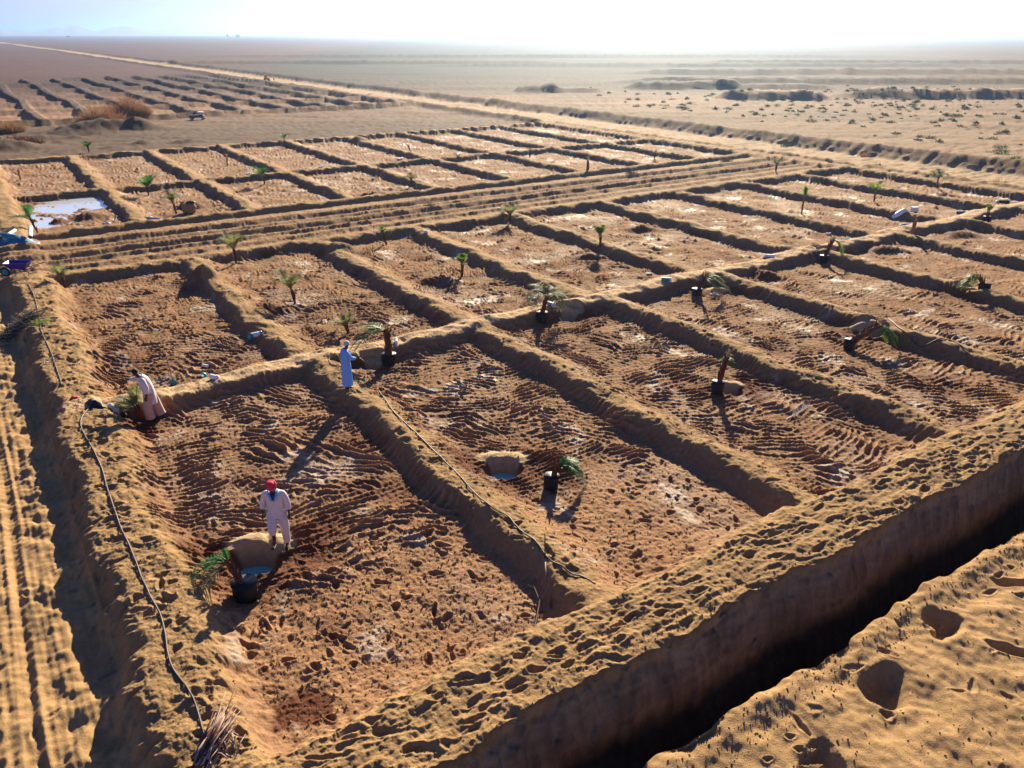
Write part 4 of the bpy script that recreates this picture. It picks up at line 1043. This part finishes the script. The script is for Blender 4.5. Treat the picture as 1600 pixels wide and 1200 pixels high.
stick([(829, 1003), (838, 972), (843, 945), (833, 918), (822, 905)], (.02, .06, .1, .08, .04), 'long dark twig lying over the plot floor below the shaded bank', .02, M_DTWIG, 2)
stick([(972, 908), (985, 914), (1002, 912), (1016, 906)], (.05,) * 4, 'thin bent twig at the corner where the divider meets the trench bank', .012, M_DTWIG, 1)
stick([(852, 880), (853, 900), (851, 914)], (.03, .03, .02), 'short forked twig hanging down the shaded side of the bank', .014, M_TWIG, 1)
stick([(1065, 285), (1068, 290)], (.05, .1), 'small twig on the hazy farm track', .02, M_DTWIG, 0)
for k, (a, b2, lab) in enumerate([((1208, 852), (1222, 870), 'pale root poking from the trench wall at right'), ((948, 1062), (956, 1078), 'forked pale root at the lip of the trench wall, lower centre'), ((1325, 733), (1342, 750), 'thin root on the trench wall near the right edge, nearer of two'), ((1350, 716), (1360, 727), 'thin root on the trench wall closest to the right edge'), ((1120, 975), (1136, 990), 'pale twig at the lip of the trench wall, right of centre')]):
    A = G(*a); d = Vector((.12, -.22, -.12)); b = MB(); b.tube([(0, 0, .0), d * .5 + Vector((0, 0, .05)), d + Vector((.05, 0, -.05))], [.012, .01, .004], 6); o = b.build('root', M_TWIG, None); o.location = A + Vector((0, -.02, .02)); tag(o, lab, 'root')
# dried white frond lying on the plot
g0, g1 = G(1228, 657), G(1264, 640)
b = MB(); d = (g1 - g0); pts = [Vector((0, 0, .04)), d * .5 + Vector((0, 0, .07)), d + Vector((0, 0, .12))]; b.tube(pts, [.02, .015, .006], 6)
for k in range(26):
    t = .25 + .75 * k / 26; q = pts[0].lerp(pts[2], t); b.blade(q, Vector((rnd.uniform(-.2, .3), rnd.uniform(.1, .5), rnd.uniform(.6, 1.2))), rnd.uniform(.16, .3), .035, up=Vector((1, 0, 0)), n=2)
o = b.build('dried_frond', simple('bleached_frond', (.72, .7, .68), .8, .15, trans=.2), None, smooth=False); o.location = g0; tag(o, 'bleached white dried palm frond lying in the third near plot', 'frond')
# brush piles
def brush_pile(px, py, label, rx, ry, h, n, mats, L=(.3, .9), rz=0, name='brush_pile', leaves=0, sp=.55):
    p = G(px, py); r = empty(name, p, label, 'brush pile')
    for m, frac, nm in mats:
        b = MB()
        for k in range(int(n * frac)):
            a = rnd.gauss(R(rz), sp); x, y = rnd.gauss(0, rx * .5), rnd.gauss(0, ry * .5); z0 = gz(p.x + x, p.y + y) - p.z
            z = z0 + rnd.uniform(0, h) * math.exp(-(x / rx) ** 2 - (y / ry) ** 2) + .02; l = rnd.uniform(*L)
            q = Vector((x, y, z)); d = Vector((math.cos(a), math.sin(a), rnd.uniform(-.15, .3)))
            b.tube([q, q + d * l * .5 + Vector((0, 0, rnd.uniform(-.03, .05))), q + d * l], [.014, .011, .004], 5)
        b.build(nm, m, r)
    if leaves:
        b = MB()
        for k in range(leaves):
            x, y = rnd.gauss(0, rx * .45), rnd.gauss(0, ry * .45); z = gz(p.x + x, p.y + y) - p.z
            b.blade((x, y, z + rnd.uniform(0, h * .7)), (rnd.uniform(-1, 1), rnd.uniform(-1, 1), rnd.uniform(-.1, .6)), rnd.uniform(.15, .4), .03, n=2)
        b.build('leaves', M_BLACKLEAF, r, smooth=False)
    return r
M_BLACKLEAF = simple('dark_dead_leaves', (.03, .045, .035), .8, .5, 5)
brush_pile(28, 520, 'pile of dark cut branches and white twigs in the shade of the west bank', .75, .8, .35, 150, [(M_DTWIG, .65, 'dark_branches'), (M_TWIG, .35, 'pale_twigs')], (.3, .9), 40, leaves=350)
p = G(60, 506); b = MB()
for k in range(90): b.blade((rnd.gauss(0, .16), rnd.gauss(0, .12), .02), (rnd.uniform(-1, 1), rnd.uniform(-1, 1), rnd.uniform(.2, 1)), rnd.uniform(.12, .28), .035, n=2)
o = b.build('weed', M_LIME, None, smooth=False); o.location = p; tag(o, 'bright green weed beside the hose at the brush pile', 'weed')
brush_pile(322, 1175, 'sheaf of dry palm stalks and fibres lying at the bottom edge by the long hose', .16, .3, .14, 130, [(M_TWIG, .5, 'pale_stalks'), (M_FIBRE, .5, 'fibres')], (.25, .7), 78, sp=.16)
brush_pile(355, 1130 if False else 1165, 'few thin dry stalks scattered right of the stalk sheaf at the bottom edge', .3, .3, .05, 16, [(M_TWIG, 1, 'stalks')], (.1, .35), 120, name='dry_stalks')
brush_pile(100, 405, 'handful of pale sticks on the rutted track right of the wheelbarrow', .5, .3, .06, 14, [(M_TWIG, 1, 'sticks')], (.1, .4), 20, name='dry_sticks')
brush_pile(75, 567, 'few white twigs beside the upper hose on the west bank', .2, .2, .05, 12, [(M_TWIG, 1, 'twigs')], (.1, .3), 60, name='dry_sticks')

# clods and crumbs of earth: thousands, nobody could count them
def clods():
    r_ = np.random.RandomState(3); pts = []
    def sc(n, u0, u1, v0, v1, s0, s1):
        for _ in range(n): pts.append((r_.uniform(u0, u1), r_.uniform(v0, v1), s0 + (s1 - s0) * r_.rand() ** 3))
    sc(2600, -9, 9, -22.5, -18.1, .005, .028); sc(1500, -9, 12, -18.6, -18.0, .006, .026); sc(700, -12, 14, -16.35, -16.0, .006, .028)
    sc(2600, -12.6, -6.8, -14.2, -9.0, .008, .035); sc(1600, -6, -.4, -14.2, -6, .008, .03); sc(1200, -12.6, 20, -14.2, -.6, .008, .035); sc(700, -14.2, -13, -15, 4, .008, .03)
    P = np.array(pts); x, y = uv2w(P[:, 0], P[:, 1]); z = terrain(P[:, 0], P[:, 1], np.hypot(x, y))[0]
    base = np.array([(1, 0, 0), (-1, 0, 0), (0, 1, 0), (0, -1, 0), (0, 0, 1), (0, 0, -1)], float)
    F = np.array([(0, 2, 4), (2, 1, 4), (1, 3, 4), (3, 0, 4), (2, 0, 5), (1, 2, 5), (3, 1, 5), (0, 3, 5)])
    n = len(P); V = base[None] * r_.uniform(.6, 1.3, (n, 6, 1)) * P[:, 2][:, None, None]
    a = r_.uniform(0, 6.28, n); c, s = np.cos(a)[:, None], np.sin(a)[:, None]
    X = V[..., 0] * c - V[..., 1] * s + x[:, None]; Y = V[..., 0] * s + V[..., 1] * c + y[:, None]; Z = V[..., 2] + (z + P[:, 2] * .35)[:, None]
    VV = np.stack([X, Y, Z], -1).reshape(-1, 3); FF = (F[None] + np.arange(n)[:, None, None] * 6).reshape(-1, 3)
    me = bpy.data.meshes.new('earth_clods'); me.from_pydata(VV.tolist(), [], FF.tolist()); me.update()
    tag(link('earth_clods', me, simple('clod_soil', (.30, .17, .075), .95, .5, 3)), kind='stuff')
clods()

# ------------------------------------------------------------------ bushes and scrub
def bush_mesh(name, rx, ry, h, n, w, lmin=.3, upright=.8, seed=0):
    r_ = random.Random(seed); b = MB()
    for k in range(n):
        a = r_.uniform(0, 6.28); q = math.sqrt(r_.random()); x, y = rx * q * math.cos(a), ry * q * math.sin(a)
        hh = h * (1 - .55 * q * q) * r_.uniform(.3, 1)
        d = Vector((x / rx * .7 + r_.uniform(-.5, .5), y / ry * .7 + r_.uniform(-.5, .5), upright * r_.uniform(.5, 1.5)))
        b.blade((x * .8, y * .8, hh * r_.uniform(-.1, .6)), d, hh * r_.uniform(lmin, .9) + .05, w, up=Vector((math.cos(a), math.sin(a), .2)), n=2)
    me = bpy.data.meshes.new(name); me.from_pydata([tuple(q) for q in b.v], [], b.f); me.update(); return me
def bush(px, py, label, rx, ry, h, n, w, mat, seed, dz=0):
    p = G(px, py); o = link('dry_bush', bush_mesh('dry_bush', rx, ry, h, n, w, seed=seed), mat); o.location = (p.x, p.y, gz(p.x, p.y) + dz); return tag(o, label, 'bush')
bush(158, 190, 'large brown dry bush on a sand mound at upper left, wider left half', 4.2, 2.5, 2.8, 2600, .09, M_BRUSH, 1)
bush(203, 188, 'large brown dry bush adjoining it on the right end of the sand mound', 3.6, 2.2, 2.9, 2400, .09, M_BRUSH, 2)
bush(14, 206, 'brown dry bush on the left edge in front of the older field', 2.2, 1.8, 1.5, 1400, .08, M_BRUSH, 3)
bush(30, 222, 'low dark brown bush on the mound at the left edge, nearest of them', 3.2, 1.6, .9, 1400, .08, M_FIBRE2, 4)
for (px, py, r, c, lab) in [(672, 327, .5, M_SCRUB, 'dark green tuft on the farm track left of centre'), (714, 315, .4, M_GSCRUB, 'small green tuft further along the farm track'), (560, 337, .35, M_GSCRUB, 'faint green tuft on the farm track near the light streak'),
                            (931, 287, .6, M_SCRUB, 'dark round tuft on the far farm track'), (1103, 262, .8, M_GSCRUB, 'green tuft on the track verge far right of centre'), (1135, 253, .7, M_SCRUB, 'dark tuft beyond the green one on the track verge'),
                            (1371, 261, .8, M_GSCRUB, 'green tuft on the windrow beside the dirt road'), (1560, 289, .9, M_BRUSH, 'orange brown tuft beside the dirt road at right'), (1563, 240, 1.1, M_GSCRUB, 'green shrub patch on the far windrow at right'), (1582, 266, .9, M_GSCRUB, 'green shrub on the near end of the windrow at the right edge'),
                            (1563, 234, 1.0, M_GSCRUB, 'upper green shrub of a pair by the road at right'), (1420, 236, .7, M_WHITE if False else M_SCRUB, 'grey tuft on the windrow crest right of centre'), (986, 273, .6, M_SCRUB, 'brownish tuft on a heap by the far track'),
                            (1230, 220, .8, M_SCRUB, 'dark tuft on the dirt road verge'), (1350, 244, .8, M_BRUSH, 'flat brown tuft on the dirt road')]:
    o = link('tuft', bush_mesh('tuft', r, r * .7, r * .6, 160, .05, seed=int(px)), c); p = G(px, py); o.location = p; tag(o, lab, 'tuft', 'small tufts along the tracks')
SCR = [bush_mesh('scrub_bush', .55 + .12 * k, .42 + .1 * k, .42 + .05 * k, 70, .10, seed=40 + k) for k in range(4)]
for me in SCR: me.materials.append(M_SCRUB)
SCG = [bush_mesh('scrub_bush', .6, .45, .4, 70, .10, seed=50 + k) for k in range(2)]
for me in SCG: me.materials.append(M_GSCRUB)
r_ = random.Random(12); cnt = 0; spots = []
while cnt < 290:
    q = r_.random()
    if q < .45: px, py = r_.gauss(1400, 110), r_.gauss(158, 12)
    elif q < .65: px, py = r_.gauss(1120, 90), r_.gauss(163, 12)
    elif q < .8: px, py = r_.uniform(900, 1600), r_.uniform(140, 195)
    else: px, py = r_.uniform(1180, 1600), r_.uniform(165, 245)
    lim = 152 + (px - 780) * .125 - 12
    if not (880 < px < 1620 and 132 < py < lim): continue
    d = ray(px, py); t = -CAM_H / d.z; spots.append((d.x * t, d.y * t, px, py)); cnt += 1
SX = np.array(spots); uu, vv = w2uv(SX[:, 0], SX[:, 1]); ZZ = terrain(uu, vv, np.hypot(SX[:, 0], SX[:, 1]))[0]
for (x, y, px, py), z in zip(spots, ZZ):
    green = px > 1350 and py < 185 and r_.random() < .6
    o = bpy.data.objects.new('scrub_bush', r_.choice(SCG if green else SCR)); COL.objects.link(o)
    o.location = (x, y, z - .03); s = r_.uniform(.5, 1.25); o.scale = (s, s, s); o.rotation_euler.z = r_.uniform(0, 6.28)
    tag(o, 'small green scrub bush dotted over the sandy plain beyond the dirt road' if green else 'small dark scrub bush dotted over the sandy plain beyond the dirt road', 'scrub bush', 'green scrub bushes on the plain' if green else 'dark scrub bushes on the plain')

# ------------------------------------------------------------------ far things
def cart():
    p = G(308, 187); r = empty('farm_cart', p, 'small dark blue farm vehicle with white roof parked beyond the bare field', 'vehicle', None, .15); r.scale = (.6, .6, .6)
    M_DB = simple('dark_blue_paint', (.03, .07, .12), .5, .3, 3)
    b = MB(); b.box((-.5, 0, .75), (1.9, 1.1, .5)); b.box((-.5, 0, .5), (1.7, .8, .12)); b.build('cargo_bed', M_DB, r, smooth=False)
    b = MB(); b.box((.95, 0, .8), (.9, 1.05, .7), taper=1.05); b.box((1.42, 0, .62), (.25, .7, .4)); c = b.build('cab', M_DB, r, smooth=False)
    b = MB(); b.box((.9, 0, 1.62), (1.1, 1.15, .09)); b.build('roof', M_WHITE, c, smooth=False)
    b = MB()
    for (x, y) in ((.5, -.5), (.5, .5), (1.3, -.45), (1.3, .45)): b.tube([(x, y, 1.1), (x, y, 1.6)], .03, 6)
    b.build('roof_post', M_DB, c)
    for (x, y) in ((-1.0, -.6), (-1.0, .6), (1.35, -.45), (1.35, .45)):
        b = MB(); b.tube([(x, y - .08, .3), (x, y + .08, .3)], .3, 16); w = b.build('wheel', M_BLACK, r); b = MB(); b.tube([(x, y - .09, .3), (x, y + .09, .3)], .15, 12); b.build('rim', M_PVC, w)
cart()
def loader():
    p = G(417, 127); r = empty('loader', p, 'small yellow digger on the dirt road far away at upper left', 'digger', None, .3); r.scale = (.75, .75, .75)
    M_Y = simple('yellow_paint', (.75, .42, .02), .5, .15, 3)
    b = MB(); b.box((0, 0, .8), (1.8, 1.1, .6)); b.build('chassis', M_Y, r, smooth=False)
    b = MB(); b.box((-.2, 0, 1.5), (.9, .95, .9), taper=1.1); b.box((-.2, 0, 2.0), (1.1, 1.1, .1)); b.build('cab', M_Y, r, smooth=False)
    b = MB(); b.tube([(.8, 0, 1.0), (1.5, 0, 1.6), (2.2, 0, .9)], .1, 6); b.build('arm', M_Y, r)
    b = MB(); b.box((2.3, 0, .6), (.5, 1.2, .5), taper=.7); b.build('bucket', M_Y, r, smooth=False)
    for (x, y) in ((-.6, -.6), (-.6, .6), (.65, -.6), (.65, .6)): b = MB(); b.tube([(x, y - .12, .4), (x, y + .12, .4)], .4, 14); b.build('wheel', M_BLACK, r)
loader()
# faint far hills
def hills(az0, az1, dist, h, seed, label=None):
    n = 160; b = MB(); rows = []
    for j, (dd, f) in enumerate(((-500, 0), (-250, .45), (0, 1), (300, .5), (600, 0))):
        row = []
        for i in range(n + 1):
            t = i / n; az = R(az0 + (az1 - az0) * t); env = math.sin(math.pi * min(1, max(0, t))) ** .6
            k = .55 + .45 * float(perlin(np.array([t * 9]), np.array([seed * 1.0]), seed)[0]) + .22 * float(perlin(np.array([t * 31]), np.array([j * .7]), seed + 1)[0])
            row.append(len(b.v)); b.v.append(Vector((math.sin(az) * (dist + dd), math.cos(az) * (dist + dd), -3 + (h * k * env + 3) * f)))
        rows.append(row)
    for j in range(4):
        for i in range(n): b.f.append((rows[j][i], rows[j][i + 1], rows[j + 1][i + 1], rows[j + 1][i]))
    o = b.build('hills', simple('hill_rock', (.30, .20, .15), .95, .2, .01), None); tag(o, kind='structure')
hills(-36, -13, 5500, 62, 3); hills(18, 36, 5600, 56, 8); hills(-12, -5, 6200, 24, 5)
# rows of far trees and houses, a few pixels high
for (px, w, h, lab) in [(107, 14, 4, 'tiny dark tree on the left horizon'), (372, 16, 6, 'broad dark tree clump on the horizon at upper left'), (356, 5, 6, 'small lone tree left of the broad tree clump on the horizon'), (1125, 8, 5, 'tiny dark tree on the horizon right of centre')]:
    d = ray(px, 60 if px < 1000 else 57); dist = 3000; w *= 1.2; h *= 1.6; q = Vector((d.x, d.y, 0)).normalized() * dist; z = gz(q.x, q.y)
    o = link('distant_tree', bush_mesh('distant_tree', w * .5, w * .3, h, 260, 4.0, seed=int(px)), M_SCRUB); o.location = (q.x, q.y, z); tag(o, lab, 'tree')


# ------------------------------------------------------------------ desert haze
def haze():
    me = bpy.data.meshes.new('haze')
    b = bmesh.new(); bmesh.ops.create_cube(b, size=1.0)
    b.to_mesh(me); b.free()
    o = bpy.data.objects.new('haze', me); COL.objects.link(o)
    o.scale = (26000, 26000, 85); o.location = (0, 0, 42.5 - 6)
    m = bpy.data.materials.new('haze_air'); m.use_nodes = True; t = m.node_tree
    t.nodes.remove(t.nodes['Principled BSDF'])
    pv = t.nodes.new('ShaderNodeVolumePrincipled')
    pv.inputs['Color'].default_value = (.42, .66, 1.0, 1)
    pv.inputs['Density'].default_value = HAZE
    pv.inputs['Anisotropy'].default_value = .84
    t.links.new(pv.outputs[0], t.nodes['Material Output'].inputs['Volume'])
    me.materials.append(m)
    tag(o, kind='stuff')
HAZE = .00024
haze()
